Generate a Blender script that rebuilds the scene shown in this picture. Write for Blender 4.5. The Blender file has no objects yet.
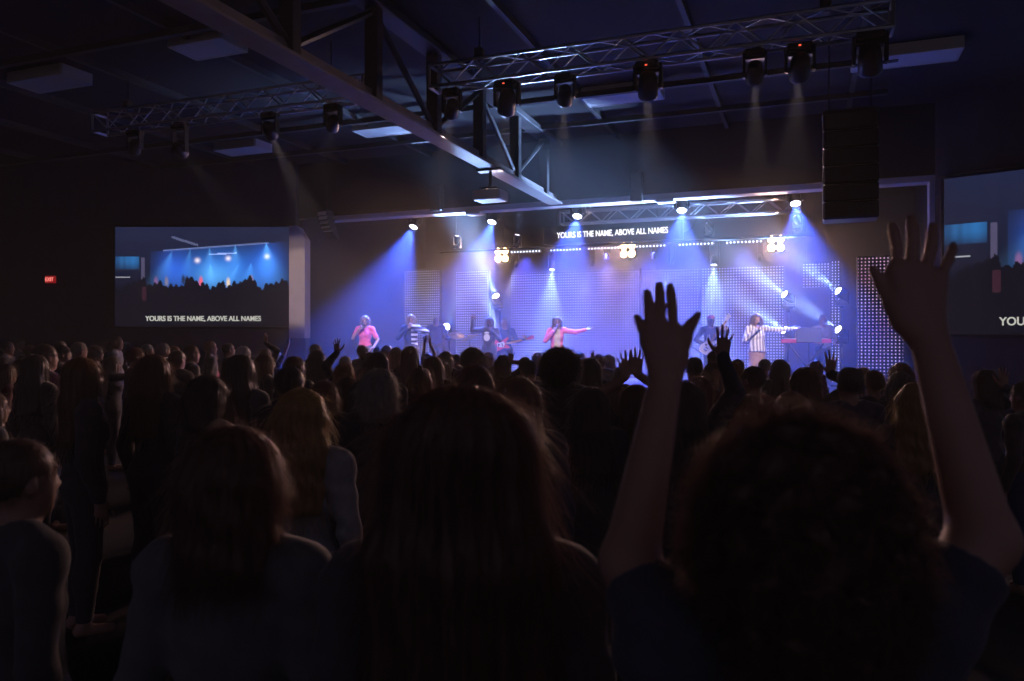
import bpy, math, random
import numpy as np
from mathutils import Vector, Matrix

# ------------------------------------------------------------------ camera, world, haze, exposure
scn = bpy.context.scene
COL = scn.collection
F = 770.0                      # focal length in pixels of the 1024x681 frame
CX, CY, ZC = 512.0, 340.5, 1.78
cam_data = bpy.data.cameras.new('camera')
cam = bpy.data.objects.new('camera', cam_data)
COL.objects.link(cam)
cam.location = (0, 0, ZC)
cam.rotation_euler = (math.pi / 2, 0, 0)
cam_data.sensor_width = 36.0
cam_data.lens = 36.0 * F / 1024.0
cam_data.clip_start = 0.02
cam_data.clip_end = 200
cam_data.dof.use_dof = True
cam_data.dof.focus_distance = 14.0
cam_data.dof.aperture_fstop = 4.5
scn.camera = cam

world = bpy.data.worlds.new('world')
scn.world = world
world.use_nodes = True
wb = world.node_tree.nodes['Background']
wb.inputs['Color'].default_value = (0.58, 0.50, 0.74, 1)
wb.inputs['Strength'].default_value = 0.10

scn.view_settings.view_transform = 'Standard'
scn.view_settings.look = 'None'
scn.view_settings.gamma = 1.0
scn.view_settings.use_curve_mapping = False
scn.view_settings.exposure = 0.0
cy = scn.cycles
cy.max_bounces = 4
cy.diffuse_bounces = 2
cy.glossy_bounces = 2
cy.transmission_bounces = 2
cy.transparent_max_bounces = 6
cy.volume_bounces = 0
cy.use_denoising = True
cy.sample_clamp_indirect = 3.0
cy.caustics_reflective = False
cy.caustics_refractive = False

# ------------------------------------------------------------------ frames of reference
YAW = math.radians(21.0)
CA, SA = math.cos(YAW), math.sin(YAW)
ER = Vector((CA, -SA, 0))      # along the stage, to its right
EU = Vector((SA, CA, 0))       # upstage
O = Vector((0, 18.5, 0))       # point under the header
def S(a, b, z):                # stage coordinates -> world
    return O + ER * a + EU * b + Vector((0, 0, z))
def depth_at(px, b):
    u = (px - CX) / F
    return (b + O.y * CA) / (CA + SA * u)
def at(px, py, Y):             # a point at depth Y
    return Vector(((px - CX) / F * Y, Y, ZC - (py - CY) / F * Y))
def on(px, py, b):             # a point on the stage-parallel plane b
    return at(px, py, depth_at(px, b))
def a_of(px, b):
    return (on(px, CY, b) - O).dot(ER)
STAGE_Z = 0.65
CEIL_Z = 6.5
HEAD_Z = 4.92
rnd = random.Random(11)

# ------------------------------------------------------------------ materials
def new_mat(name):
    m = bpy.data.materials.new(name)
    m.use_nodes = True
    return m, m.node_tree.nodes, m.node_tree.links
def mat(name, col, rough=0.6, metal=0.0, noise=0.0, scale=20.0, sheen=0.0, spec=0.5, bump=0.0):
    m, n, l = new_mat(name)
    b = n['Principled BSDF']
    b.inputs['Base Color'].default_value = (*col, 1)
    b.inputs['Roughness'].default_value = rough
    b.inputs['Metallic'].default_value = metal
    b.inputs['Specular IOR Level'].default_value = spec
    if sheen:
        b.inputs['Sheen Weight'].default_value = sheen
    if noise or bump:
        tc = n.new('ShaderNodeTexCoord')
        t = n.new('ShaderNodeTexNoise')
        t.inputs['Scale'].default_value = scale
        t.inputs['Detail'].default_value = 4
        l.new(tc.outputs['Object'], t.inputs['Vector'])
        if noise:
            r = n.new('ShaderNodeValToRGB')
            r.color_ramp.elements[0].position = 0.3
            r.color_ramp.elements[1].position = 0.7
            r.color_ramp.elements[0].color = (*[c * (1 - noise) for c in col], 1)
            r.color_ramp.elements[1].color = (*[min(1, c * (1 + noise)) for c in col], 1)
            l.new(t.outputs['Fac'], r.inputs['Fac'])
            l.new(r.outputs['Color'], b.inputs['Base Color'])
        if bump:
            bp = n.new('ShaderNodeBump')
            bp.inputs['Strength'].default_value = bump
            bp.inputs['Distance'].default_value = 0.01
            l.new(t.outputs['Fac'], bp.inputs['Height'])
            l.new(bp.outputs['Normal'], b.inputs['Normal'])
    return m
def emit(name, col, strength):
    m, n, l = new_mat(name)
    n.remove(n['Principled BSDF'])
    e = n.new('ShaderNodeEmission')
    e.inputs['Color'].default_value = (*col, 1)
    e.inputs['Strength'].default_value = strength
    l.new(e.outputs[0], n['Material Output'].inputs['Surface'])
    return m
def hair_mat(name, col):
    m, n, l = new_mat(name)
    b = n['Principled BSDF']
    b.inputs['Roughness'].default_value = 0.42
    b.inputs['Specular IOR Level'].default_value = 0.45
    b.inputs['Sheen Weight'].default_value = 0.35
    b.inputs['Sheen Tint'].default_value = (*[min(1, c * 2.5 + .1) for c in col], 1)
    tc = n.new('ShaderNodeTexCoord')
    mp = n.new('ShaderNodeMapping')
    mp.inputs['Scale'].default_value = (90, 90, 6)
    t = n.new('ShaderNodeTexNoise')
    t.inputs['Scale'].default_value = 1.0
    t.inputs['Detail'].default_value = 3
    r = n.new('ShaderNodeValToRGB')
    r.color_ramp.elements[0].position = .3
    r.color_ramp.elements[1].position = .7
    r.color_ramp.elements[0].color = (*[c * .55 for c in col], 1)
    r.color_ramp.elements[1].color = (*[min(1, c * 1.45) for c in col], 1)
    l.new(tc.outputs['Object'], mp.inputs['Vector'])
    l.new(mp.outputs[0], t.inputs['Vector'])
    l.new(t.outputs['Fac'], r.inputs['Fac'])
    l.new(r.outputs['Color'], b.inputs['Base Color'])
    bp = n.new('ShaderNodeBump')
    bp.inputs['Strength'].default_value = .5
    bp.inputs['Distance'].default_value = .004
    l.new(t.outputs['Fac'], bp.inputs['Height'])
    l.new(bp.outputs['Normal'], b.inputs['Normal'])
    tr = n.new('ShaderNodeBsdfTranslucent')        # hair lets light from behind through its thin strands
    tr.inputs['Color'].default_value = (*[min(.9, c * 3.0 + .36) for c in col], 1)
    mx = n.new('ShaderNodeMixShader'); mx.inputs[0].default_value = .35
    l.new(b.outputs[0], mx.inputs[1]); l.new(tr.outputs[0], mx.inputs[2])
    l.new(mx.outputs[0], n['Material Output'].inputs['Surface'])
    return m

M = dict(
    wall=mat('dark_wall', (.05, .05, .068), .9, noise=.12, scale=3),
    stagewall=mat('stage_wall', (.018, .018, .030), .9, noise=.1, scale=3),
    ceil=mat('ceiling_deck', (.015, .014, .017), .85, noise=.15, scale=2),
    floor=mat('carpet', (.012, .012, .014), .95, noise=.3, scale=40),
    stage=mat('stage_floor', (.04, .04, .05), .45, noise=.2, scale=6),
    steel=mat('painted_steel', (.045, .043, .045), .55),
    flange=mat('pale_flange', (.24, .215, .215), .6, noise=.12, scale=5),
    trim=mat('pale_trim', (.62, .58, .60), .6),
    pillar=mat('pale_pillar', (.62, .52, .52), .7, noise=.05, scale=4),
    alu=mat('aluminium', (.55, .55, .58), .35, .9),
    black=mat('black_plastic', (.012, .012, .013), .45),
    blackm=mat('black_metal', (.03, .03, .033), .4, .5),
    grille=mat('speaker_grille', (.028, .028, .03), .7),
    tile=mat('light_panel', (.75, .75, .78), .5),
    duct=mat('duct_fabric', (.26, .20, .26), .8, noise=.1, scale=3),
    white=mat('white_plastic', (.75, .74, .73), .4),
    red=mat('red_lacquer', (.75, .05, .09), .3),
    cream=mat('cream_plastic', (.8, .75, .65), .4),
    wood=mat('maple', (.45, .25, .10), .4, noise=.2, scale=30),
    chrome=mat('chrome', (.7, .7, .72), .15, 1.0),
    brass=mat('cymbal_brass', (.65, .45, .15), .3, .9),
    drum=mat('drum_shell', (.35, .12, .10), .3),
    skin=mat('skin', (.27, .155, .115), .55, noise=.06, scale=15),
    skin2=mat('fair_skin', (.34, .20, .155), .55, noise=.06, scale=15),
    skin3=mat('deep_skin', (.13, .065, .04), .5, noise=.06, scale=15),
)
HAIR = dict(
    dk=hair_mat('dark_hair', (.085, .069, .066)), br=hair_mat('brown_hair', (.115, .080, .062)),
    bl=hair_mat('blond_hair', (.33, .19, .085)), gr=hair_mat('grey_hair', (.22, .20, .19)),
    rd=hair_mat('auburn_hair', (.135, .082, .060)), wt=hair_mat('white_hair', (.40, .37, .35)),
    dkbl=hair_mat('dark_blond_hair', (.17, .105, .06)))
CL = {}
for k, c in dict(black=(.062, .056, .062), navy=(.050, .052, .075), grey=(.10, .10, .11), lgrey=(.26, .25, .27), maroon=(.11, .025, .03),
                 pink=(.62, .10, .25), hotpink=(.85, .19, .36), white=(.62, .60, .60), brown=(.09, .055, .04), green=(.03, .06, .05),
                 denim=(.04, .06, .13), cream=(.62, .52, .36), tan=(.40, .24, .15), blue=(.03, .07, .22), purple=(.14, .05, .16), teal=(.03, .07, .09)).items():
    CL[k] = mat('cloth_' + k, c, .9, noise=.12, scale=25, sheen=.15, bump=.15)
def striped(name, c0, c1, freq, axis, lim=None):
    m, n, l = new_mat(name)
    b = n['Principled BSDF']
    b.inputs['Roughness'].default_value = .9
    tc = n.new('ShaderNodeTexCoord')
    sp = n.new('ShaderNodeSeparateXYZ')
    l.new(tc.outputs['Object'], sp.inputs[0])
    mm = n.new('ShaderNodeMath'); mm.operation = 'MULTIPLY'; mm.inputs[1].default_value = freq
    l.new(sp.outputs[axis], mm.inputs[0])
    fr = n.new('ShaderNodeMath'); fr.operation = 'FRACT'
    l.new(mm.outputs[0], fr.inputs[0])
    gt = n.new('ShaderNodeMath'); gt.operation = 'GREATER_THAN'; gt.inputs[1].default_value = .5
    l.new(fr.outputs[0], gt.inputs[0])
    fac = gt.outputs[0]
    if lim is not None:
        g2 = n.new('ShaderNodeMath'); g2.operation = 'LESS_THAN'; g2.inputs[1].default_value = lim
        l.new(sp.outputs[0], g2.inputs[0])
        m2 = n.new('ShaderNodeMath'); m2.operation = 'MULTIPLY'
        l.new(gt.outputs[0], m2.inputs[0]); l.new(g2.outputs[0], m2.inputs[1])
        fac = m2.outputs[0]
    mx = n.new('ShaderNodeMix'); mx.data_type = 'RGBA'
    mx.inputs[6].default_value = (*c0, 1); mx.inputs[7].default_value = (*c1, 1)
    l.new(fac, mx.inputs[0])
    l.new(mx.outputs[2], b.inputs['Base Color'])
    return m
CL['striped'] = striped('cloth_striped', (.015, .016, .022), (.75, .73, .72), 9.5, 2, -.02)
CL['patterned'] = striped('cloth_patterned', (.60, .57, .56), (.22, .20, .24), 16, 0)

# ------------------------------------------------------------------ object helpers
def tag(o, label=None, cat=None, group=None, kind=None):
    if label: o['label'] = label
    if cat: o['category'] = cat
    if group: o['group'] = group
    if kind: o['kind'] = kind
    return o
def empty(name, loc, rz=0.0, label=None, cat=None, group=None, scale=None):
    o = bpy.data.objects.new(name, None)
    COL.objects.link(o)
    o.location = loc
    o.rotation_euler = (0, 0, rz)
    o.empty_display_size = .1
    if scale: o.scale = (scale,) * 3
    return tag(o, label, cat, group)
def mesh_np(name, V, Q, smooth=True):
    """A mesh from vertex and quad arrays (a triangle repeats no index: use -1 for the 4th)."""
    me = bpy.data.meshes.new(name)
    V = np.asarray(V, np.float32).reshape(-1, 3)
    Q = np.asarray(Q, np.int32).reshape(-1, 4)
    tri = Q[:, 3] < 0
    me.vertices.add(len(V)); me.vertices.foreach_set('co', V.ravel())
    tot = np.where(tri, 3, 4).astype(np.int32)
    start = np.concatenate([[0], np.cumsum(tot)[:-1]]).astype(np.int32)
    loops = Q.ravel()[Q.ravel() >= 0]
    me.loops.add(len(loops)); me.loops.foreach_set('vertex_index', loops)
    me.polygons.add(len(Q)); me.polygons.foreach_set('loop_start', start); me.polygons.foreach_set('loop_total', tot)
    me.polygons.foreach_set('use_smooth', np.full(len(Q), smooth))
    me.update(calc_edges=True)
    me.validate()
    return me
def link(name, me, m=None, parent=None, own=False):
    o = bpy.data.objects.new(name, me)
    COL.objects.link(o)
    if parent is not None: o.parent = parent
    if m is not None:
        if own:
            if not me.materials: me.materials.append(m)
            o.material_slots[0].link = 'OBJECT'
            o.material_slots[0].material = m
        elif not me.materials:
            me.materials.append(m)
    return o
class MB:
    """Collects boxes, tubes, lathes into one mesh."""
    def __init__(s): s.v = []; s.q = []; s.n = 0
    def add(s, V, Q):
        V = np.asarray(V, float).reshape(-1, 3); Q = np.asarray(Q, int).reshape(-1, 4)
        s.v.append(V); s.q.append(np.where(Q < 0, -1, Q + s.n)); s.n += len(V)
        return s
    def box(s, c, size, R=None, bev=0.0):
        """A box with chamfered edges; R rotates it about its centre."""
        h = np.array(size, float) / 2
        b = min(bev, h.min() * .45)
        if b <= 0:
            P = np.array([[x, y, z] for x in (-1, 1) for y in (-1, 1) for z in (-1, 1)], float) * h
            Q = [[0, 1, 3, 2], [4, 6, 7, 5], [0, 4, 5, 1], [2, 3, 7, 6], [0, 2, 6, 4], [1, 5, 7, 3]]
        else:
            P, Q, idx = [], [], {}
            for x in (-1, 1):
                for y in (-1, 1):
                    for z in (-1, 1):
                        for ax in range(3):
                            p = np.array([x, y, z], float) * (h - b)
                            p[ax] = (x, y, z)[ax] * h[ax]
                            idx[(x, y, z, ax)] = len(P); P.append(p)
            for ax in range(3):
                o1, o2 = (ax + 1) % 3, (ax + 2) % 3
                for sg in (-1, 1):
                    f = []
                    for a, c2 in ((-1, -1), (1, -1), (1, 1), (-1, 1)):
                        k = [0, 0, 0]; k[ax] = sg; k[o1] = a; k[o2] = c2
                        f.append(idx[(*k, ax)])
                    Q.append(f if sg > 0 else f[::-1])
                for a in (-1, 1):
                    for c2 in (-1, 1):
                        k0 = [0, 0, 0]; k1 = [0, 0, 0]
                        k0[ax] = -1; k1[ax] = 1
                        for k in (k0, k1): k[o1] = a; k[o2] = c2
                        f = [idx[(*k0, o1)], idx[(*k1, o1)], idx[(*k1, o2)], idx[(*k0, o2)]]
                        Q.append(f if a * c2 > 0 else f[::-1])
            for x in (-1, 1):
                for y in (-1, 1):
                    for z in (-1, 1):
                        f = [idx[(x, y, z, 0)], idx[(x, y, z, 1)], idx[(x, y, z, 2)], -1]
                        Q.append(f if x * y * z > 0 else [f[2], f[1], f[0], -1])
            P = np.array(P)
        if R is not None: P = P @ np.array(R.to_3x3()).T
        return s.add(P + np.array(c, float), Q)
    def tube(s, a, b, r, rb=None, n=10, caps=True):
        a = np.array(a, float); b = np.array(b, float); rb = r if rb is None else rb
        d = b - a; L = np.linalg.norm(d)
        if L < 1e-9: return s
        d /= L
        t = np.array([0, 0, 1.0]) if abs(d[2]) < .9 else np.array([1.0, 0, 0])
        x = np.cross(t, d); x /= np.linalg.norm(x); y = np.cross(d, x)
        th = np.arange(n) * 2 * math.pi / n
        ring = np.cos(th)[:, None] * x + np.sin(th)[:, None] * y
        P = np.concatenate([a + ring * r, b + ring * rb])
        Q = [[i, (i + 1) % n, n + (i + 1) % n, n + i] for i in range(n)]
        if caps:
            P = np.concatenate([P, [a, b]])
            Q += [[2 * n, (i + 1) % n, i, -1] for i in range(n)] + [[2 * n + 1, n + i, n + (i + 1) % n, -1] for i in range(n)]
        return s.add(P, Q)
    def path(s, pts, r, n=8):
        for p, q in zip(pts[:-1], pts[1:]): s.tube(p, q, r, n=n)
        return s
    def lathe(s, prof, a, d, n=20):
        """prof: (along, radius) pairs from point a along d."""
        a = np.array(a, float); d = np.array(d, float); d /= np.linalg.norm(d)
        t = np.array([0, 0, 1.0]) if abs(d[2]) < .9 else np.array([1.0, 0, 0])
        x = np.cross(t, d); x /= np.linalg.norm(x); y = np.cross(d, x)
        th = np.arange(n) * 2 * math.pi / n
        ring = np.cos(th)[:, None] * x + np.sin(th)[:, None] * y
        P = np.concatenate([a + d * h + ring * r for h, r in prof])
        Q = []
        for k in range(len(prof) - 1):
            Q += [[k * n + i, k * n + (i + 1) % n, (k + 1) * n + (i + 1) % n, (k + 1) * n + i] for i in range(n)]
        return s.add(P, Q)
    def prism(s, outline, y0, y1, R=None, c=(0, 0, 0)):
        """An outline in the local xz plane, y0..y1 thick."""
        n = len(outline)
        P = np.array([[x, y0, z] for x, z in outline] + [[x, y1, z] for x, z in outline] + [[np.mean([p[0] for p in outline]), y, np.mean([p[1] for p in outline])] for y in (y0, y1)], float)
        Q = [[i, (i + 1) % n, n + (i + 1) % n, n + i] for i in range(n)]
        Q += [[2 * n, (i + 1) % n, i, -1] for i in range(n)] + [[2 * n + 1, n + i, n + (i + 1) % n, -1] for i in range(n)]
        if R is not None: P = P @ np.array(R.to_3x3()).T
        return s.add(P + np.array(c, float), Q)
    def mesh(s, name, smooth=False): return mesh_np(name, np.concatenate(s.v), np.concatenate(s.q), smooth)
    def build(s, name, m, parent=None, smooth=False): return link(name, s.mesh(name, smooth), m, parent)
RS = Matrix.Rotation(-YAW, 4, 'Z')        # a box turned with the stage
def aim(d):                                # rotation taking local -Z to direction d
    return Vector(d).normalized().to_track_quat('-Z', 'Y')
def spot(parent, loc, d, energy, col, size, blend=.4, radius=.06, name='spot_light'):
    ld = bpy.data.lights.new(name, 'SPOT')
    ld.energy = energy; ld.color = col; ld.spot_size = math.radians(size); ld.spot_blend = blend; ld.shadow_soft_size = radius
    o = bpy.data.objects.new(name, ld)
    COL.objects.link(o)
    o.parent = parent
    o.location = loc
    o.rotation_mode = 'QUATERNION'; o.rotation_quaternion = aim(d)
    return o
def text_mesh(name, body, height, width, m, parent, loc, rot, bold=.03):
    """Flat raised lettering, converted to a mesh; height of the capitals and overall width are given."""
    cu = bpy.data.curves.new('lettering', 'FONT')
    cu.body = body; cu.size = 1.0; cu.offset = bold; cu.extrude = .01; cu.align_x = 'CENTER'; cu.align_y = 'BOTTOM_BASELINE'
    t = bpy.data.objects.new('lettering', cu)
    COL.objects.link(t)
    bpy.context.view_layer.update()
    me = bpy.data.meshes.new_from_object(t.evaluated_get(bpy.context.evaluated_depsgraph_get()))
    bpy.data.objects.remove(t); bpy.data.curves.remove(cu)
    v = np.empty(len(me.vertices) * 3, np.float32); me.vertices.foreach_get('co', v); v = v.reshape(-1, 3)
    v[:, 0] = (v[:, 0] - (v[:, 0].min() + v[:, 0].max()) / 2) * width / np.ptp(v[:, 0])
    v[:, 1] = v[:, 1] * height / np.percentile(v[:, 1], 98)
    me.vertices.foreach_set('co', v.ravel()); me.update(); me.name = name
    me.materials.clear(); me.materials.append(m)
    o = bpy.data.objects.new(name, me); COL.objects.link(o)
    o.parent = parent; o.location = loc; o.rotation_euler = rot
    return o
# ------------------------------------------------------------------ the hall
def struct(name, mb, m, parent=None):
    o = mb.build(name, m, parent)
    if parent is None: o['kind'] = 'structure'
    return o
struct('floor', MB().box((0, 9, -.1), (34, 36, .2)), M['floor'])
struct('ceiling', MB().box((0, 13, CEIL_Z + .1), (34, 28, .2)), M['ceil'])
struct('wall_left', MB().box((-10.9, 20.45, CEIL_Z / 2), (10.4, .3, CEIL_Z)), M['wall'])
struct('wall_far_left', MB().box((-16.1, 13, CEIL_Z / 2), (.3, 16, CEIL_Z)), M['wall'])
RW = Matrix.Rotation(-2 * YAW, 4, 'Z')
RWX = Vector((math.cos(2 * YAW), -math.sin(2 * YAW), 0)); RWN = Vector((-math.sin(2 * YAW), -math.cos(2 * YAW), 0))
RW0 = Vector((8.22, 14.78, 0))                      # where the right screen wall begins
struct('wall_right', MB().box(RW0 + RWX * 3.9 - RWN * .2 + Vector((0, 0, CEIL_Z / 2)), (8.0, .3, CEIL_Z), RW), M['wall'])
struct('wall_header', MB().box(S(1.5, .12, (HEAD_Z + .13 + CEIL_Z) / 2), (15.9, .24, CEIL_Z - HEAD_Z - .13), RS), M['stagewall'])
struct('trim_1', MB().box(S(1.9, .07, HEAD_Z + .065), (14.3, .36, .13), RS, .01), M['trim'])
struct('wall_stage_back', MB().box(S(1.9, 7.6, CEIL_Z / 2), (17.5, .2, CEIL_Z), RS), M['stagewall'])
struct('wall_stage_left', MB().box(S(-6.3, 3.9, CEIL_Z / 2), (.2, 7.3, CEIL_Z), RS), M['stagewall'])
struct('wall_stage_right', MB().box(S(9.6, 3.9, CEIL_Z / 2), (.2, 7.3, CEIL_Z), RS), M['stagewall'])
struct('wall_stage_return', MB().box(S(a_of(931, 0) + .3, .16, CEIL_Z / 2), (.45, .3, CEIL_Z), RS), M['wall'])
struct('trim_2', MB().box(S(a_of(931, 0), -.02, (HEAD_Z + STAGE_Z) / 2), (.1, .34, HEAD_Z - STAGE_Z), RS, .01), M['trim'])
struct('floor_stage', MB().box(S(1.8, 2.45, STAGE_Z / 2), (15.2, 9.9, STAGE_Z), RS, .02), M['stage'])
p = MB()
p.prism([(-.19, 1.84), (.21, 1.84), (.21, 4.40), (.02, 4.72), (-.19, 4.72)], 0, .55, None, (-5.52, 19.72, 0))
struct('trim_3', p, M['pillar'])
struct('trim_4', MB().box((-5.53, 20.0, .92), (.48, .5, 1.84), None, .02), M['wall'])
# the main girder: a lattice beam running towards the stage
gx0 = a_of(557, 0)
def G(t, z): return S(gx0, -t, z)
g = empty('ceiling_girder', G(8, CEIL_Z - .2), -YAW); g['kind'] = 'structure'
def gpart(name, mb, m):
    o = mb.build(name, m); o.parent = g; o.matrix_parent_inverse = Matrix.LocRotScale(g.location, g.rotation_euler, None).inverted(); return o
gpart('bottom_flange', MB().box(G(9.3, HEAD_Z + .06), (.34, 18.4, .05), RS, .01).box(G(9.3, HEAD_Z + .16), (.05, 18.4, .17), RS), M['flange'])
gpart('top_flange', MB().box(G(9.3, CEIL_Z - .16), (.34, 18.4, .12), RS, .01), M['steel'])
ts = [.95 + 1.81 * i for i in range(10)]
for t in ts: gpart('post', MB().box(G(t, (HEAD_Z + CEIL_Z) / 2), (.2, .16, CEIL_Z - HEAD_Z - .2), RS, .01), M['steel'])
for i, (t0, t1) in enumerate(zip(ts[:-1], ts[1:])):
    za, zb = (HEAD_Z + .2, CEIL_Z - .25) if i % 2 else (CEIL_Z - .25, HEAD_Z + .2)
    gpart('brace', MB().tube(G(t0, za), G(t1, zb), .05, n=6), M['steel'])
# joists and light panels of the ceiling
for k, a in enumerate((-14.2, -11.8, -9.4, -7.0, -4.6, -2.2, 2.6, 5.0, 7.4)):
    o = struct('ceiling_joist', MB().box(S(a, -7, CEIL_Z - .06), (.08, 17, .12), RS), M['steel'])
for b in (-1.6, -3.4, -8.4, -10.6):
    struct('ceiling_purlin', MB().box(S(-2.5, b, CEIL_Z - .15), (21, .1, .1), RS), M['steel'])
PANELS = [(623, 93, 1.42, .62, 'pale unlit ceiling light panel above the lit stage lighting truss and projector'),
          (905, 54, 1.55, .6, 'pale unlit ceiling light panel over the big hanging loudspeaker array'),
          (243, 147, 1.2, .6, 'pale unlit ceiling light panel farthest back, above the left lyric screen'),
          (50, 78, 1.3, .6, 'dim unlit ceiling light panel closest to the dark far left corner'),
          (208, 43, 1.0, .6, 'small dim unlit ceiling light panel beside the girder, nearer than the left truss'),
          (384, 127, 1.2, .6, 'pale unlit ceiling light panel half hidden behind the pale girder flange')]
for px, py, w, dd, lab in PANELS:
    Y = (CEIL_Z - .08 - ZC) * F / (CY - py)
    c = at(px, py, Y)
    o = empty('ceiling_light', (c.x, c.y, CEIL_Z), -YAW, lab, 'ceiling light', 'unlit light panels in the ceiling')
    f = MB()
    for sx, sy, lx, ly in ((0, 1, w, .04), (0, -1, w, .04), (1, 0, .04, dd), (-1, 0, .04, dd)):
        f.box((sx * w / 2, sy * dd / 2, -.09), (lx, ly, .2), None, .005)
    f.build('frame', M['white'], o)
    MB().box((0, 0, -.17), (w - .03, dd - .03, .02)).build('diffuser', M['tile'], o)
# round duct at the right
d = empty('air_duct', S(0, 0, 0), 0, 'wide round dark air duct under the ceiling on the right, over the right lyric screen', 'duct')
e0 = at(1000, 96, 12.2)
MB().lathe([(0, 0), (0, .05), (0, .30), (.04, .40), (.12, .46), (7.5, .46), (7.5, 0)], e0, -EU, 28).build('tube', M['duct'], d, True)
for k in (1.4, 4.2):
    c = e0 - EU * k
    MB().box((c.x, c.y, (c.z + .44 + CEIL_Z) / 2), (.04, .04, CEIL_Z - c.z - .44), RS).lathe([(-.03, .465), (.03, .465), (.03, .475), (-.03, .475), (-.03, .465)], c, EU, 28).build('hanger_strap', M['steel'], d)

# ------------------------------------------------------------------ picture shown on the screens
def picture(nx, ny):
    """The live picture on the lyric screens: a stage in blue light over a dark crowd (top row first)."""
    X, Y = np.meshgrid((np.arange(nx) + .5) / nx, (np.arange(ny) + .5) / ny)
    I = np.zeros((ny, nx, 3)) + np.array([.006, .007, .016])
    def add(m, c): I[:] = I + m[..., None] * np.array(c)
    add(np.clip(1 - Y / .75, 0, 1) * .6, (.012, .018, .06))
    hd = .235 - (X - .28) * .13                                     # header line in the picture
    stage = (Y > hd) & (X > .2) & (X < .99)
    add(np.exp(-((X - .62) / .25) ** 2 - ((Y - .42) / .2) ** 2) * stage, (.012, .12, .50))
    add(np.exp(-((X - .86) / .07) ** 2 - ((Y - .35) / .2) ** 2) * stage, (.008, .07, .42))
    add(np.exp(-((X - .56) / .10) ** 2 - ((Y - .48) / .12) ** 2) * stage, (.06, .20, .22))
    add(np.exp(-((X - .33) / .08) ** 2 - ((Y - .42) / .18) ** 2) * stage, (.012, .06, .42))
    add(stage * np.clip((X - .22) / .25, 0, 1) * np.clip((1.0 - X) / .12, 0, 1) * np.clip((Y - hd) / .18, .1, 1), (.003, .018, .13))
    for bx, by, wd, ln, tilt, s in ((.32, .245, .5, .25, -.2, .5), (.425, .225, .35, .2, -.1, .4), (.535, .205, .4, .2, 0, .55), (.68, .185, .45, .2, 0, .7), (.855, .16, .55, .28, .05, 1.1), (.77, .36, .5, .18, -.1, .6), (.54, .37, .4, .15, 0, .6), (.70, .37, .3, .15, -.3, .5)):
        dy = Y - by
        add(np.exp(-((X - bx - tilt * dy) / (wd * np.maximum(dy, .004) * .45)) ** 2) * np.exp(-dy / ln) * (dy > 0) * s, (.09, .36, .75))
    for bx, by in ((.465, .335), (.64, .315), (.86, .295)):
        add(np.exp(-(((X - bx) / .014) ** 2 + ((Y - by) / .023) ** 2)), (.9, .7, .5))
    add(np.exp(-((Y - hd) / .006) ** 2) * (X > .27) * (X < .87), (.16, .20, .40))
    add((np.abs(Y - (.275 - (X - .53) * .09)) < .007) * (X > .53) * (X < .69), (.30, .36, .6))
    add((np.abs(Y - (.10 + (X - .32) * .55)) < .012) * (X > .32) * (X < .47), (.08, .09, .16))   # beam
    ins = (X > 0) & (X < .135) & (Y > .30) & (Y < .43)
    add(ins * (.25 + .4 * np.exp(-((X - .10) / .03) ** 2) + .25 * np.exp(-((X - .035) / .012) ** 2) + .2 * np.exp(-((X - .065) / .010) ** 2)) * np.clip((.45 - Y) / .1, 0, 1), (.02, .20, .55))
    add((np.abs(Y - .505) < .008) * (X < .085), (.35, .35, .38))
    add((X > .145) * (X < .168) * (Y > .31) * (Y < .58), (.06, .05, .09))
    crowd = .60 + .02 * np.sin(X * 40) + .03 * np.sin(X * 23 + 1) - .03 * np.exp(-((X - .78) / .05) ** 2) + .02 * np.sin(X * 71) - .035 * np.abs(np.sin(X * 105)) - .02 * np.abs(np.sin(X * 63 + 1))
    crowd = crowd + .05 * np.exp(-((X - .70) / .012) ** 2)
    for bx, by, c in ((.23, .52, (.20, .10, .25)), (.29, .52, (.2, .18, .28)), (.385, .50, (.02, .03, .06)), (.405, .51, (.03, .03, .06)), (.485, .52, (.85, .12, .18)), (.64, .53, (.8, .62, .45)), (.77, .51, (.55, .25, .15)), (.955, .58, (.2, .08, .15))):
        m = np.exp(-(((X - bx) / .011) ** 2 + ((Y - by - .03) / .05) ** 2) ** 2)
        I[:] = I * (1 - m[..., None]) + m[..., None] * np.array(c)
    cm = Y > crowd
    I[cm] = np.array([.005, .005, .011])
    add((np.abs(X - .165) < .012) * (Y > .6) * (Y < .74), (.03, .008, .012))
    return I
PIC_N = (192, 108)
PIC = picture(*PIC_N)
def picture_mesh(name, w, h):
    nx, ny = PIC_N
    x = np.linspace(-w / 2, w / 2, nx + 1); z = np.linspace(h / 2, -h / 2, ny + 1)
    X, Z = np.meshgrid(x, z)
    V = np.stack([X, np.zeros_like(X), Z], -1).reshape(-1, 3)
    i, j = np.meshgrid(np.arange(nx), np.arange(ny))
    b = (j * (nx + 1) + i).ravel()
    Q = np.stack([b, b + nx + 1, b + nx + 2, b + 1], -1)
    me = mesh_np(name, V, Q, False)
    at_ = me.color_attributes.new('picture', 'FLOAT_COLOR', 'CORNER')
    c = np.concatenate([PIC.reshape(-1, 3), np.ones((nx * ny, 1))], 1)
    at_.data.foreach_set('color', np.repeat(c, 4, 0).astype(np.float32).ravel())
    return me
def screen_mat():
    m, n, l = new_mat('screen_picture')
    n.remove(n['Principled BSDF'])
    e = n.new('ShaderNodeEmission'); e.inputs['Strength'].default_value = 1.15
    a = n.new('ShaderNodeAttribute'); a.attribute_name = 'picture'
    l.new(a.outputs['Color'], e.inputs['Color']); l.new(e.outputs[0], n['Material Output'].inputs['Surface'])
    return m
M['screen'] = screen_mat()
M['letters'] = emit('screen_letters', (.62, .62, .56), .85)
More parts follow.
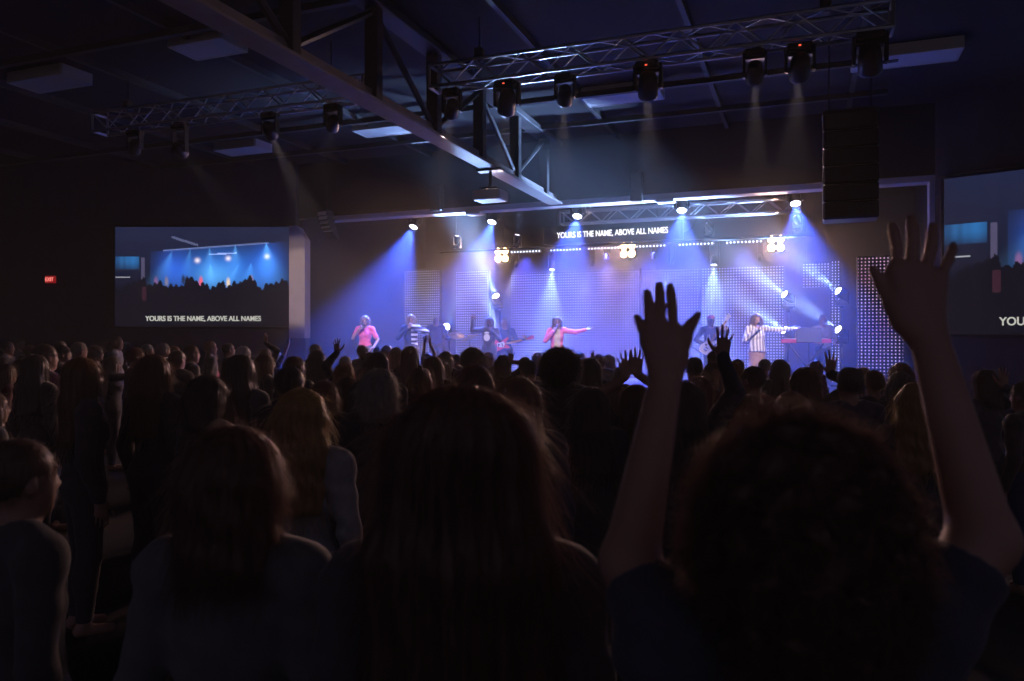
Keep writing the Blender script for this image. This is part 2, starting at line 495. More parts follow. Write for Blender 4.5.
M['letters2'] = emit('banner_letters', (.95, .92, 1.0), 1.9)
LYRIC = 'YOURS IS THE NAME, ABOVE ALL NAMES'
def lyric_screen(c, w, h, yaw, lab):
    o = empty('lyric_screen', c, yaw, lab, 'screen', 'lyric screens beside the stage')
    f = MB(); t = .07
    for sx, sz, lx, lz in ((0, 1, w + 2 * t, t), (0, -1, w + 2 * t, t), (1, 0, t, h), (-1, 0, t, h)):
        f.box((sx * (w + t) / 2, .03, sz * (h + t) / 2), (lx, .12, lz), None, .01)
    f.box((0, .07, 0), (w, .05, h))
    f.build('frame', M['black'], o)
    link('picture', picture_mesh('picture', w, h), M['screen'], o)
    text_mesh('caption', LYRIC, h * .050, w * .655, M['letters'], o, (-w * .0, -.03, -h * .46 + h * .015), (math.pi / 2, 0, 0), .016)
    return o
lyric_screen((-8.08, 20.17, 3.45), 4.62, 2.60, 0, 'lyric screen on the dark wall left of the stage, shown whole beside the pale pillar')
c = RW0 + RWX * (2.62 + .07) + RWN * .09
lyric_screen((c.x, c.y, 3.37), 5.2, 2.95, -2 * YAW, 'lyric screen on the angled wall right of the stage, cut off behind a raised hand')
# exit sign
o = empty('exit_sign', at(51, 279.5, 20.28), 0, 'small glowing red exit sign on the dark wall left of the lyric screen', 'exit sign')
MB().box((0, -.02, 0), (.26, .07, .19), None, .01).build('housing', emit('exit_red', (1, .02, .03), .2), o)
text_mesh('lettering', 'EXIT', .10, .21, emit('exit_letters', (1, .25, .22), 1.1), o, (0, -.07, -.05), (math.pi / 2, 0, 0), .012)

# ------------------------------------------------------------------ trusses
def truss(a0, a1, b, zc, s, lab, name='lighting_truss', n=None, hang=True):
    L = a1 - a0
    o = empty(name, S((a0 + a1) / 2, b, zc), -YAW, lab, 'truss', 'aluminium lighting trusses')
    for y in (-1, 1):
        for z in (-1, 1):
            MB().tube((-L / 2, y * s / 2, z * s / 2), (L / 2, y * s / 2, z * s / 2), .025, n=8).build('chord', M['alu'], o, True)
    n = n or int(L / (s * 1.1)); st = L / n
    for y, z, y2, z2 in ((-1, -1, -1, 1), (1, -1, 1, 1), (-1, -1, 1, -1), (-1, 1, 1, 1)):
        mb = MB()
        for k in range(n):
            p0, p1 = ((y, z), (y2, z2)) if k % 2 else ((y2, z2), (y, z))
            mb.tube((-L / 2 + k * st, p0[0] * s / 2, p0[1] * s / 2), (-L / 2 + (k + 1) * st, p1[0] * s / 2, p1[1] * s / 2), .012, n=6, caps=False)
        mb.build('lacing', M['alu'], o)
    for x in (-L / 2, L / 2):
        mb = MB()
        for k in ((-1, -1, -1, 1), (-1, 1, 1, 1), (1, 1, 1, -1), (1, -1, -1, -1)):
            mb.tube((x, k[0] * s / 2, k[1] * s / 2), (x, k[2] * s / 2, k[3] * s / 2), .025, n=8)
        mb.build('end_frame', M['alu'], o)
    if hang:
        for x in (-L * .38, L * .38):
            MB().tube((x, 0, s / 2), (x, 0, CEIL_Z - zc), .012, n=6).box((x, 0, s / 2 + .1), (.14, .14, .2), None, .02).build('hoist_chain', M['blackm'], o)
    return o
FB, FZ, FS = -6.95, 5.68, .32
truss(a_of(434, FB), a_of(892, FB), FB, FZ, FS, 'bright aluminium lighting truss over the audience, right of the girder')
truss(a_of(100, FB), a_of(368, FB), FB, FZ, FS, 'dim aluminium lighting truss hung with lamps, left of the girder')
truss(a_of(562, .95), a_of(800, .95), .95, 4.80, .3, 'aluminium truss tucked behind the stage header, above the words', hang=True)

# ------------------------------------------------------------------ stage lamps
BLUE = (.055, .13, 1.0); ICE = (.30, .50, 1.0); LILAC = (.30, .22, 1.0); WARM = (1.0, .57, .47); FRONT = (1.0, .80, .74)
M['lens_blue'] = emit('lens_blue', (.70, .80, 1.0), 16)
M['lens_ice'] = emit('lens_ice', (.92, .96, 1.0), 14)
M['lens_small'] = emit('lens_violet', (.75, .70, 1.0), 6)
M['lens_front'] = emit('lens_front', (1.0, .85, .7), .12)
M['lens_warm'] = emit('lens_warm', (1.0, .62, .28), 24)
M['diode'] = emit('diode', (.62, .72, 1.0), 3.4)
M['led_red'] = emit('indicator', (1, .12, .06), 1.5)
HEAD_ME = {}
def moving_head(loc, d, lens_m, r, lab, group, up=False, mount=None, light=None, name='moving_head_light'):
    """A lamp head in a yoke: hangs from its base, or stands on it."""
    d = Vector(d).normalized(); sg = -1 if up else 1
    loc = Vector(loc)
    o = empty(name, loc, -YAW, lab, 'stage light', group)
    dl = RS.to_3x3().inverted() @ d
    k = r / .11
    hy = .34 * k                                        # height of base over head
    if mount is not None: hy = max(.24 * k, abs(mount - loc.z) - .06 * k)
    b = MB().box((0, 0, sg * hy), (.30 * k, .26 * k, .10 * k), None, .02 * k)
    b.box((0, 0, sg * (hy + .055 * k)), (.10 * k, .06 * k, .06 * k), None, .01)
    b.build('base', M['black'], o)
    y = MB()
    for x in (-1, 1): y.box((x * .165 * k, 0, sg * hy * .45), (.04 * k, .12 * k, hy * 1.0 + .08 * k), None, .012)
    y.box((0, 0, sg * (hy - .07 * k)), (.33 * k, .12 * k, .05 * k), None, .012)
    y.build('yoke', M['black'], o)
    key = (round(r, 3),)
    if key not in HEAD_ME:
        HEAD_ME[key] = MB().lathe([(-.20 * k, 0), (-.20 * k, .07 * k), (-.17 * k, .105 * k), (-.02 * k, .125 * k), (.12 * k, r * 1.18), (.15 * k, r * 1.18), (.15 * k, r * 1.02), (.125 * k, r), (.125 * k, 0)], (0, 0, 0), (0, 0, -1), 20).mesh('lamp_head', True)
        HEAD_ME[key + ('l',)] = MB().lathe([(.13 * k, r * .98), (.14 * k, r * .6), (.145 * k, 0)], (0, 0, 0), (0, 0, -1), 20).mesh('lens', True)
    h = link('lamp_head', HEAD_ME[key], M['black'], o)
    h.rotation_mode = 'QUATERNION'; h.rotation_quaternion = aim(dl)
    ln = bpy.data.objects.new('lens', HEAD_ME[key + ('l',)]); COL.objects.link(ln); ln.parent = h
    if not ln.data.materials: ln.data.materials.append(lens_m)
    ln.material_slots[0].link = 'OBJECT'; ln.material_slots[0].material = lens_m
    if light:
        e, c, sz, bl = light
        spot(h, (0, 0, -.17 * k), (0, 0, -1), e, c, sz, bl, r * .4)
    return o
def SD(r, u, z): return ER * r + EU * u + Vector((0, 0, z))      # direction in stage axes
# blue wash heads under the header
BL = [(415, 222, -.10, 'leftmost of the blue lamps along the stage header, alone by the dark left wing'),
      (493, 217, -.04, 'blue lamp on the stage header just below the hanging projector'),
      (578, 211, 0, 'blue lamp on the stage header above the left end of the banner words'),
      (682, 205, .05, 'blue lamp on the stage header beside the right end of the banner words'),
      (795, 198, .10, 'rightmost of the blue lamps along the header, left of the big loudspeaker array')]
for px, py, r, lab in BL:
    c = on(px, py + 1, .42)
    moving_head(c, SD(r, -.60, -1.0), M['lens_blue'], .105, lab, 'blue lamps on the stage header', mount=HEAD_Z + .14, light=(13000, BLUE, 52, .7))
# ice-white heads that shine up from the middle pipe
UPB = 2.0
for px, py, r, u, lab in ((457, 239, .25, -.3, 'ice blue lamp shining up from the pipe left of the warm lamp cluster'), (517, 238, .28, -.3, 'ice blue lamp shining up beside the left end of the banner words'),
                          (709, 226, -.8, -.35, 'lamp shining up leftward under the header right of the banner words'), (797, 219, -.55, -.3, 'small lamp shining up inside the rightmost blue beam')):
    c = on(px, py, UPB)
    moving_head(c, SD(r, u, 1.0), M['lens_small'], .07, lab, 'lamps shining up from the middle pipe', up=True, mount=c.z - .26, light=(450, ICE, 34, .8))
# pipes that carry the upstage lamps
def pipe(b, z, px0, px1, lab):
    a0, a1 = a_of(px0, b), a_of(px1, b); L = a1 - a0
    o = empty('lighting_pipe', S((a0 + a1) / 2, b, z), -YAW, lab, 'pipe', 'black pipes over the stage')
    MB().tube((-L / 2, 0, 0), (L / 2, 0, 0), .03, n=10).build('tube', M['blackm'], o, True)
    for x in (-L * .45, -L * .15, L * .15, L * .45):
        MB().tube((x, 0, 0), (x, 0, CEIL_Z - z), .01, n=6).build('hanger', M['blackm'], o)
pipe(2.0, on(517, 238, 2.0).z - .29, 440, 815, 'black pipe below the banner words carrying lamps that shine up')
pipe(4.0, 4.50, 490, 800, 'black pipe over the drums carrying rows of small blue diodes')
# led bars
BARS = [526, 566, 604, 649, 696, 744]
for px, lab in zip(BARS, ('at the left end by a warm cluster', 'second in the row, under the first banner words', 'third in the row, under the middle of the banner',
                          'fourth in the row, beside the middle warm cluster', 'fifth in the row, crossing the blue header beam', 'right end of the row, by the rightmost warm lamps')):
    c = on(px, CY, 4.0); c.z = 4.40
    o = empty('led_bar', c, -YAW, 'bar of ten blue white diodes, ' + lab, 'light bar', 'diode bars on the stage pipe')
    MB().box((0, 0, .0), (.96, .10, .09), None, .015).box((-.3, 0, .06), (.04, .05, .06)).box((.3, 0, .06), (.04, .05, .06)).build('housing', M['black'], o)
    for k in range(10):
        MB().lathe([(0, .026), (.012, .022), (.016, 0)], (-.432 + k * .096, -.048, -.012), (0, -1, -.35), 10).build('diode', M['diode'], o, True)
    spot(o, (0, -.02, -.08), (0, -.05, -1), 4200, (.07, .09, 1.0), 95, .9, .12)
# warm four-lamp clusters
for px, py, lab in ((502, 255, 'leftmost warm four lamp cluster, above the black clad singer'), (628, 250, 'middle warm four lamp cluster, under the banner words'), (776, 243.5, 'rightmost warm four lamp cluster, over the keyboard player')):
    c = on(px, py, 3.88)
    o = empty('blinder_light', c, -YAW, lab, 'stage light', 'warm four lamp clusters')
    MB().box((0, .06, 0), (.46, .12, .46), None, .02).box((0, .11, (4.50 - c.z) / 2), (.05, .05, 4.50 - c.z + .02)).build('housing', M['black'], o)
    for x in (-.11, .11):
        for z in (-.11, .11):
            MB().lathe([(0, .0), (0, .085), (.03, .095), (.03, .08), (.02, .0)], (x, 0, z), (0, -1, 0), 18).build('lamp', M['lens_warm'], o, True)
    spot(o, (0, -.10, 0), (.0, -1, -.33), 2300, WARM, 70, .8, .12)
# ice white heads over the back of the stage
MID = [(552, 266, 0, -.15, -1, .085, ICE, 7500, 44, 'lens_ice', 'ice white lamp over the stage above the pink jacketed singer'),
       (714, 261, 0, -.15, -1, .085, ICE, 7500, 44, 'lens_ice', 'ice white lamp over the stage left of the patterned shirt singer'),
       (516, 265, -.32, .1, -1, .05, ICE, 4500, 22, 'lens_small', 'thin beamed lamp below the left end of the diode row'),
       (592, 264, -.30, .1, -1, .05, ICE, 4500, 22, 'lens_small', 'thin beamed lamp hanging left of the middle warm cluster'),
       (672, 262, -.30, .1, -1, .05, ICE, 4500, 22, 'lens_small', 'thin beamed lamp over the raised hand of the curly haired woman'),
       (760, 258, .12, .1, -1, .05, ICE, 4500, 22, 'lens_small', 'thin beamed lamp left of the rightmost warm cluster'),
       (607, 257, .0, .1, -1, .055, LILAC, 2500, 24, 'lens_small', 'small violet lamp just left of the middle warm cluster'),
       (630, 258, .0, .1, -1, .045, LILAC, 2500, 24, 'lens_small', 'small violet lamp directly beneath the middle warm cluster'),
       (654, 256, .0, .1, -1, .055, LILAC, 2500, 24, 'lens_small', 'small violet lamp just right of the middle warm cluster')]
for px, py, r, u, z, rad, colr, e, sz, lm, lab in MID:
    c = on(px, py, 4.1)
    moving_head(c, SD(r, u, z), M[lm], rad, lab, 'small lamps over the back of the stage', mount=4.47, light=(e, colr, sz, .6))
# white discs on floor booms
BOOM = {}
for px, py, r, u, z, lab in ((497, 299, .0, -1.15, 1.0, 'white disc lamp high on the boom behind the blue shirted guitarist'), (498, 336, .02, -1.1, 1.35, 'white disc lamp low on the boom behind the blue shirted guitarist'),
                             (446, 328, .0, -.8, .7, 'white disc lamp low on its own boom by the drums'),
                             (788, 297, -.80, -.68, .62, 'white disc lamp high on the boom behind the patterned shirt singer'), (788, 332.5, -.80, -.68, .58, 'white disc lamp low on the boom, behind an outstretched arm'),
                             (841.5, 293.5, -.80, -.68, .62, 'white disc lamp high on the rightmost boom'), (841.5, 332, -.80, -.68, .58, 'white disc lamp low on the rightmost boom, right of the keyboard player')):
    c = on(px, py, 3.0)
    if px < 460:
        pj = G(4.07, 4.40)
        dd = pj - c
    else: dd = SD(r, u, z)
    moving_head(c, dd, M['lens_ice'], .10, lab, 'white disc lamps on booms', up=True, mount=c.z - .30, light=(7000, ICE, 11, .9) if px < 460 else (17000, ICE, 22, .9) if px < 600 else (11000, ICE, 26, .9))
    BOOM.setdefault(int(px / 40), []).append(c)
for cs, lab in zip(BOOM.values(), ('black boom stand behind the blue shirted guitarist', 'short black boom stand by the drums', 'black boom stand behind the patterned shirt singer', 'black boom stand right of the keyboard player')):
    top = max(c.z for c in cs)
    c = S(a_of(CX + F * cs[0].x / cs[0].y, 3.0), 3.0, 0)
    o = empty('boom_stand', (c.x, c.y, STAGE_Z), -YAW, lab, 'stand', 'boom stands for the disc lamps')
    MB().tube((0, .22, 0), (0, .22, top - STAGE_Z), .03, n=10).build('pole', M['blackm'], o, True)
    MB().box((0, .1, .03), (.5, .5, .06), None, .02).build('base', M['blackm'], o)
    for q in cs:
        MB().box((0, .11, q.z - .33 - STAGE_Z), (.10, .26, .06), None, .01).build('bracket', M['blackm'], o)
# heads hanging from the audience trusses
def front_lamp(px, py, r, kind, lab, light=None, aimpx=None):
    c = on(px, py, FB)
    zt = FZ - FS / 2 - .02
    t = Vector(aimpx) if aimpx else S(a_of(px, 0), -1, STAGE_Z + 1)
    o = moving_head((c.x, c.y, min(c.z, zt - .3)), t - c, M['lens_front'], r, lab, 'lamps hanging from the audience trusses', mount=zt, light=light)
    if kind: MB().box((0, -.14, zt - min(c.z, zt - .3) - .06), (.03, .012, .012)).build('indicator', M['led_red'], o)
front_lamp(452, 98, .09, 0, 'round black lamp nearest the girder on the right truss', (2000, FRONT, 17, .4), S(a_of(413, -1), -1, 2.0))
front_lamp(507, 90, .115, 1, 'wide black lamp with a red indicator, second from the girder', (1700, FRONT, 20, .5), S(a_of(488, -1), -1, 2.0))
front_lamp(565, 80, .09, 0, 'round black lamp left of the pale ceiling panel', (2000, FRONT, 17, .4), S(a_of(557, -1), -1, 2.0))
front_lamp(648, 62, .115, 1, 'wide black lamp with a red indicator above the pale ceiling panel', (1700, FRONT, 22, .5), S(a_of(640, -1), 0, 1.8))
front_lamp(755, 48, .09, 0, 'round black lamp over the rightmost warm cluster', (2000, FRONT, 17, .4), S(a_of(757, -1), -1, 2.0))
front_lamp(800, 40, .11, 1, 'wide black lamp with a red indicator, second from the truss end', (1500, FRONT, 20, .5), S(a_of(775, 1), 1, 2.0))
front_lamp(870, 38, .12, 0, 'round black lamp at the far right end of the right truss')
front_lamp(270, 124, .09, 0, 'black lamp on the left truss nearest its middle', (2200, FRONT, 17, .4), S(a_of(365, -1), -1, 2.0))
front_lamp(333, 117, .09, 0, 'black lamp on the left truss nearest the girder', (420, FRONT, 18, .4), (-5.4, 19.7, 3.4))
front_lamp(180, 150, .09, 0, 'black lamp with a faint beam on the left truss', (420, FRONT, 18, .4), (-5.4, 19.7, 3.2))
front_lamp(135, 132, .09, 0, 'black lamp at the far left end of the left truss')

# ------------------------------------------------------------------ banner with the words, projector, loudspeakers
bb = 1.25
c = on(611, 232.5, bb); wl = (a_of(666, bb) - a_of(555, bb))
o = empty('banner_screen', c, -YAW, 'dark strip screen with bright lyric words above the stage', 'screen')
MB().box((0, .06, 0), (wl + .7, .1, .46), None, .01).build('panel', M['black'], o)
text_mesh('caption', LYRIC, .142, wl, M['letters2'], o, (0, -.005, -.075), (math.pi / 2, 0, 0), .008)
for x in (-wl * .4, wl * .4): MB().tube((x, .08, .2), (x, .08, CEIL_Z - c.z), .01, n=6).build('hanger', M['blackm'], o)
c = G(4.07, 0); c.z = ZC + (CY - 196) / F * c.y
o = empty('projector', c, -YAW, 'white projector hung below the pale girder in front of the stage', 'projector')
MB().box((0, 0, 0), (.56, .46, .19), None, .03).build('housing', M['white'], o)
MB().lathe([(0, .06), (.05, .06), (.05, .05), (.03, .0)], (.12, .22, 0), (0, 1, 0), 16).build('lens', M['black'], o, True)
hz = HEAD_Z + .02 - c.z
MB().tube((0, 0, .09), (0, 0, hz), .03, n=8).box((0, 0, .14), (.34, .26, .03), None, .008).box((0, 0, hz), (.5, .22, .05), None, .01).build('ceiling_mount', M['blackm'], o)
for px, py, lab, w in ((437, 198, 'small dark box loudspeaker high on the header wall left of the projector', .3), (637, 187, 'small dark box loudspeaker high on the header wall right of the projector', .28)):
    c = on(px, py, -.16)
    o = empty('wall_speaker', c, -YAW, lab, 'loudspeaker', 'small speakers on the header wall')
    MB().box((0, .0, 0), (w, .26, .66), None, .02).box((0, .12, .1), (.06, .12, .3)).build('cabinet', M['black'], o)
    MB().box((0, -.135, 0), (w - .04, .02, .6), None, .005).build('grille', M['grille'], o)
ar = empty('speaker_array', on(850, 168, -4.3), -YAW, 'big dark hanging loudspeaker array in front of the right end of the header', 'loudspeaker')
for k in range(6):
    MB().box((0, .02, .68 - k * .272), (.78, .5, .262), None, .02).build('cabinet', M['black'], ar)
    MB().box((0, -.24, .68 - k * .272), (.72, .03, .22), None, .008).build('grille', M['grille'], ar)
for x in (-.3, .3): MB().tube((x, .05, .8), (x, .05, CEIL_Z - ar.location.z), .012, n=6).build('chain', M['blackm'], ar)
MB().box((0, .05, .85), (.8, .4, .06), None, .01).build('flying_frame', M['blackm'], ar)
ar = empty('speaker_array', on(326, 222, -.6), -.60, 'slim curved white grilled loudspeaker array hanging left of the stage', 'loudspeaker')
x, y, z, t = 0, 0, .18, 0
for k in range(5):
    t = -.18 - k * .13
    R = Matrix.Rotation(t, 4, 'X')
    MB().box((x, y, z), (.34, .26, .125), R, .015).build('cabinet', M['blackm'], ar)
    q = R.to_3x3() @ Vector((0, -.135, 0))
    MB().box((x + q.x, y + q.y, z + q.z), (.30, .02, .095), R, .005).build('grille', M['white'], ar)
    z -= .128 * math.cos(t); y += .128 * math.sin(-t)
MB().tube((0, 0, .2), (0, 0, CEIL_Z - ar.location.z), .012, n=6).box((0, 0, .27), (.3, .26, .04), None, .01).build('chain', M['blackm'], ar)

for px, lab in ((475, 'small white flat box fixed under the stage header left of the projector'), (666, 'small white flat box fixed under the stage header by the end of the banner words')):
    c = S(a_of(px, .0), .0, HEAD_Z - .035)
    o = empty('header_box', c, -YAW, lab, 'box', 'white boxes under the header')
    MB().box((0, 0, 0), (.40, .32, .065), None, .015).build('case', M['white'], o)
    MB().box((0, 0, -.034), (.30, .22, .01), None, .003).build('cover', M['tile'], o)

# ------------------------------------------------------------------ dotted led walls
def dots_mat(name, col, strength, pitch, rad):
    m, n, l = new_mat(name)
    n.remove(n['Principled BSDF'])
    tc = n.new('ShaderNodeTexCoord'); sp = n.new('ShaderNodeSeparateXYZ')
    l.new(tc.outputs['Object'], sp.inputs[0])
    acc = None
    for ax in (0, 2):
        a = n.new('ShaderNodeMath'); a.operation = 'PINGPONG'; a.inputs[1].default_value = pitch / 2
        l.new(sp.outputs[ax], a.inputs[0])
        b = n.new('ShaderNodeMath'); b.operation = 'POWER'; b.inputs[1].default_value = 2
        l.new(a.outputs[0], b.inputs[0])
        if acc is None: acc = b
        else:
            s = n.new('ShaderNodeMath'); s.operation = 'ADD'
            l.new(acc.outputs[0], s.inputs[0]); l.new(b.outputs[0], s.inputs[1]); acc = s
    lt = n.new('ShaderNodeMath'); lt.operation = 'LESS_THAN'; lt.inputs[1].default_value = rad * rad
    l.new(acc.outputs[0], lt.inputs[0])
    nz = n.new('ShaderNodeTexNoise'); nz.inputs['Scale'].default_value = 1.3
    l.new(tc.outputs['Object'], nz.inputs['Vector'])
    cr = n.new('ShaderNodeValToRGB'); cr.color_ramp.elements[0].color = (*col[0], 1); cr.color_ramp.elements[1].color = (*col[1], 1)
    cr.color_ramp.elements[0].position = .35; cr.color_ramp.elements[1].position = .65
    l.new(nz.outputs['Fac'], cr.inputs['Fac'])
    e = n.new('ShaderNodeEmission'); e.inputs['Strength'].default_value = strength
    l.new(cr.outputs['Color'], e.inputs['Color'])
    d = n.new('ShaderNodeBsdfDiffuse'); d.inputs['Color'].default_value = (.015, .015, .02, 1)
    mx = n.new('ShaderNodeMixShader')
    l.new(lt.outputs[0], mx.inputs[0]); l.new(d.outputs[0], mx.inputs[1]); l.new(e.outputs[0], mx.inputs[2])
    l.new(mx.outputs[0], n['Material Output'].inputs['Surface'])
    return m
LEDB = 5.6
M['dots'] = dots_mat('led_dots', ((.50, .42, .95), (.70, .72, 1.0)), 1.4, .078, .015)
M['dots2'] = dots_mat('led_dots_side', ((.62, .30, .70), (.80, .62, .95)), .65, .068, .0145)
def led_wall(px0, px1, pyt, b, z0, m, lab):
    a0, a1 = a_of(px0, b), a_of(px1, b)
    zt = on((px0 + px1) / 2, pyt, b).z
    z0 = STAGE_Z if z0 is None else z0
    o = empty('led_wall', S((a0 + a1) / 2, b, z0), -YAW, lab, 'led wall', 'dotted led walls on the stage')
    w, h = a1 - a0, zt - z0
    MB().box((0, 0, h / 2), (w, .06, h)).build('dot_panel', m, o)
    f = MB()
    for x in (-1, 1): f.box((x * w / 2, .05, h / 2), (.03, .12, h))
    f.box((0, .05, h), (w + .03, .12, .03)).box((0, .05, .015), (w + .03, .12, .03))
    f.build('frame', M['blackm'], o)
led_wall(405, 440, 270, LEDB, None, M['dots'], 'leftmost narrow dotted led wall behind the striped dress singer')
led_wall(456, 489, 271, LEDB, None, M['dots'], 'narrow dotted led wall behind the raised arm of the black clad singer')
led_wall(511, 640, 271, LEDB, None, M['dots'], 'wide dotted led wall behind the pink jacketed singer')
led_wall(642, 700, 270, LEDB, None, M['dots'], 'dotted led wall behind the big raised hand')
led_wall(702, 784, 267.5, LEDB, None, M['dots'], 'dotted led wall behind the patterned shirt singer')
led_wall(803, 829, 262, LEDB, on(815, 287, LEDB).z, M['dots'], 'small dotted led wall high above the keyboard player')
led_wall(830, 841, 261, LEDB, None, M['dots'], 'slim upright strip of led dots right of the keyboard player')
led_wall(858, 903, 256.5, -.35, .9, M['dots2'], 'bright pinkish dotted led wall at the right side of the stage')
for o in list(bpy.data.objects):
    if o.name.startswith('led_wall') and 'small dotted' in o.get('label', ''):
        h = on(815, 262, LEDB).z
        for x in (-.25, .25): MB().tube((x, .06, h - o.location.z), (x, .06, CEIL_Z - o.location.z), .01, n=6).build('hanger', M['blackm'], o)
    if o.name.startswith('led_wall') and 'bright pinkish' in o.get('label', ''):
        MB().box((0, .02, -.12), (1.0, .3, .26), None, .02).build('base', M['blackm'], o)
# haze: thick over the stage, thin in the hall
def haze(c, size, R, dens, lab):
    hz = MB().box(c, size, R).build('haze', None)
    tag(hz, lab, None, None, 'stuff')
    m, n, l = new_mat('haze_volume')
    n.remove(n['Principled BSDF'])
    v = n.new('ShaderNodeVolumeScatter'); v.inputs['Density'].default_value = dens; v.inputs['Anisotropy'].default_value = .1
    v.inputs['Color'].default_value = (.9, .9, .95, 1)
    l.new(v.outputs[0], n['Material Output'].inputs['Volume'])
    hz.data.materials.append(m)
haze((0, 8.9, 3.2), (31, 33, 6.5), None, .0035, 'thin haze hanging in the hall and catching the faint beams')
haze(S(1.7, 2.3, 3.1), (15.7, 10.2, 5.6), RS, .021, 'thick blue lit haze over the stage')
# ------------------------------------------------------------------ people: one continuous surface from blended tapered limbs
class Field:
    """A distance field on a grid; shapes blend into it, mesh() extracts the surface."""
    def __init__(s, lo, hi, r):
        s.r = r; s.lo = np.array(lo, np.float32)
        n = np.ceil((np.array(hi) - np.array(lo)) / r).astype(int) + 2
        s.ax = [s.lo[i] + r * np.arange(n[i], dtype=np.float32) for i in range(3)]
        s.D = np.full(n, 1.0, np.float32)
    def _win(s, lo, hi, pad):
        sl = []
        for i in range(3):
            a = int(np.clip(np.floor((lo[i] - pad - s.lo[i]) / s.r), 0, len(s.ax[i]))); b = int(np.clip(np.ceil((hi[i] + pad - s.lo[i]) / s.r) + 1, 0, len(s.ax[i])))
            sl.append(slice(a, b))
        x, y, z = (s.ax[i][sl[i]] for i in range(3))
        return tuple(sl), x[:, None, None], y[None, :, None], z[None, None, :]
    def add(s, p, infl=0.0, k=None, cut=False):
        fn, lo, hi, pk = p
        k = pk if k is None else k
        sl, x, y, z = s._win(lo, hi, k + abs(infl) + 2 * s.r)
        d = s.D[sl]
        if d.size == 0: return s
        e = fn(x, y, z) - np.float32(infl)
        if cut:
            e = -e
            h = np.maximum(k - np.abs(d - e), 0) / k
            s.D[sl] = np.maximum(d, e) + h * h * k * .25
        else:
            h = np.maximum(k - np.abs(d - e), 0) / k
            s.D[sl] = np.minimum(d, e) - h * h * k * .25
        return s
    def grids(s): return s.ax[0][:, None, None], s.ax[1][None, :, None], s.ax[2][None, None, :]
    def clip(s, f):
        s.D = np.maximum(s.D, f(*s.grids()).astype(np.float32)); return s
    def warp(s, f):
        s.D = s.D + f(*s.grids()).astype(np.float32); return s
    def arrays(s):
        D = s.D; I = D < 0; r = s.r
        c = np.zeros(np.array(D.shape) - 1, np.int8)
        off = [(i, j, k) for i in (0, 1) for j in (0, 1) for k in (0, 1)]
        def sub(A, o): return A[o[0]:A.shape[0] - 1 + o[0], o[1]:A.shape[1] - 1 + o[1], o[2]:A.shape[2] - 1 + o[2]]
        for o in off: c += sub(I, o)
        act = (c > 0) & (c < 8)
        idx = np.argwhere(act)
        vid = np.full(act.shape, -1, np.int32); vid[act] = np.arange(len(idx))
        val = {o: D[idx[:, 0] + o[0], idx[:, 1] + o[1], idx[:, 2] + o[2]] for o in off}
        acc = np.zeros((len(idx), 3), np.float32); cnt = np.zeros(len(idx), np.float32)
        for o in off:
            for ax in range(3):
                if o[ax]: continue
                q = list(o); q[ax] = 1; q = tuple(q)
                a, b = val[o], val[q]
                m = (a < 0) != (b < 0)
                t = np.where(m, a / np.where(m, a - b, 1), 0)
                p = np.tile(np.array(o, np.float32), (len(idx), 1)); p[:, ax] += t
                acc += p * m[:, None]; cnt += m
        V = (idx + acc / np.maximum(cnt, 1)[:, None]) * r + s.lo
        Q = []
        for ax in range(3):
            o1, o2 = (ax + 1) % 3, (ax + 2) % 3
            n = np.array(D.shape)
            A = np.take(I, np.arange(n[ax] - 1), ax); B = np.take(I, np.arange(1, n[ax]), ax)
            e = np.argwhere(A != B)
            e = e[(e[:, o1] > 0) & (e[:, o2] > 0) & (e[:, o1] < n[o1] - 1) & (e[:, o2] < n[o2] - 1)]
            ins = A[e[:, 0], e[:, 1], e[:, 2]]
            f = []
            for d1, d2 in ((-1, -1), (0, -1), (0, 0), (-1, 0)):
                g = e.copy(); g[:, o1] += d1; g[:, o2] += d2
                f.append(vid[g[:, 0], g[:, 1], g[:, 2]])
            f = np.stack(f, 1)
            f[~ins] = f[~ins][:, ::-1]
            Q.append(f)
        return V, np.concatenate(Q)
    def mesh(s, name): return mesh_np(name, *s.arrays())
def cone(a, b, ra, rb, k=.02):
    a = np.array(a, np.float32); b = np.array(b, np.float32); d = b - a; L2 = float(d @ d) + 1e-12; R = max(ra, rb)
    def f(x, y, z):
        t = np.clip(((x - a[0]) * d[0] + (y - a[1]) * d[1] + (z - a[2]) * d[2]) / L2, 0, 1)
        return np.sqrt((x - a[0] - t * d[0]) ** 2 + (y - a[1] - t * d[1]) ** 2 + (z - a[2] - t * d[2]) ** 2) - (ra + (rb - ra) * t)
    return f, np.minimum(a, b) - R, np.maximum(a, b) + R, k
def ell(c, r, k=.02):
    c = np.array(c, np.float32); r = np.array(r, np.float32)
    def f(x, y, z):
        X, Y, Z = x - c[0], y - c[1], z - c[2]
        k0 = np.sqrt((X / r[0]) ** 2 + (Y / r[1]) ** 2 + (Z / r[2]) ** 2)
        k1 = np.sqrt((X / r[0] ** 2) ** 2 + (Y / r[1] ** 2) ** 2 + (Z / r[2] ** 2) ** 2)
        return k0 * (k0 - 1) / np.maximum(k1, 1e-6)
    return f, c - r, c + r, k
v3 = lambda *a: np.array(a, float)
unit = lambda v: np.array(v, float) / max(np.linalg.norm(v), 1e-9)
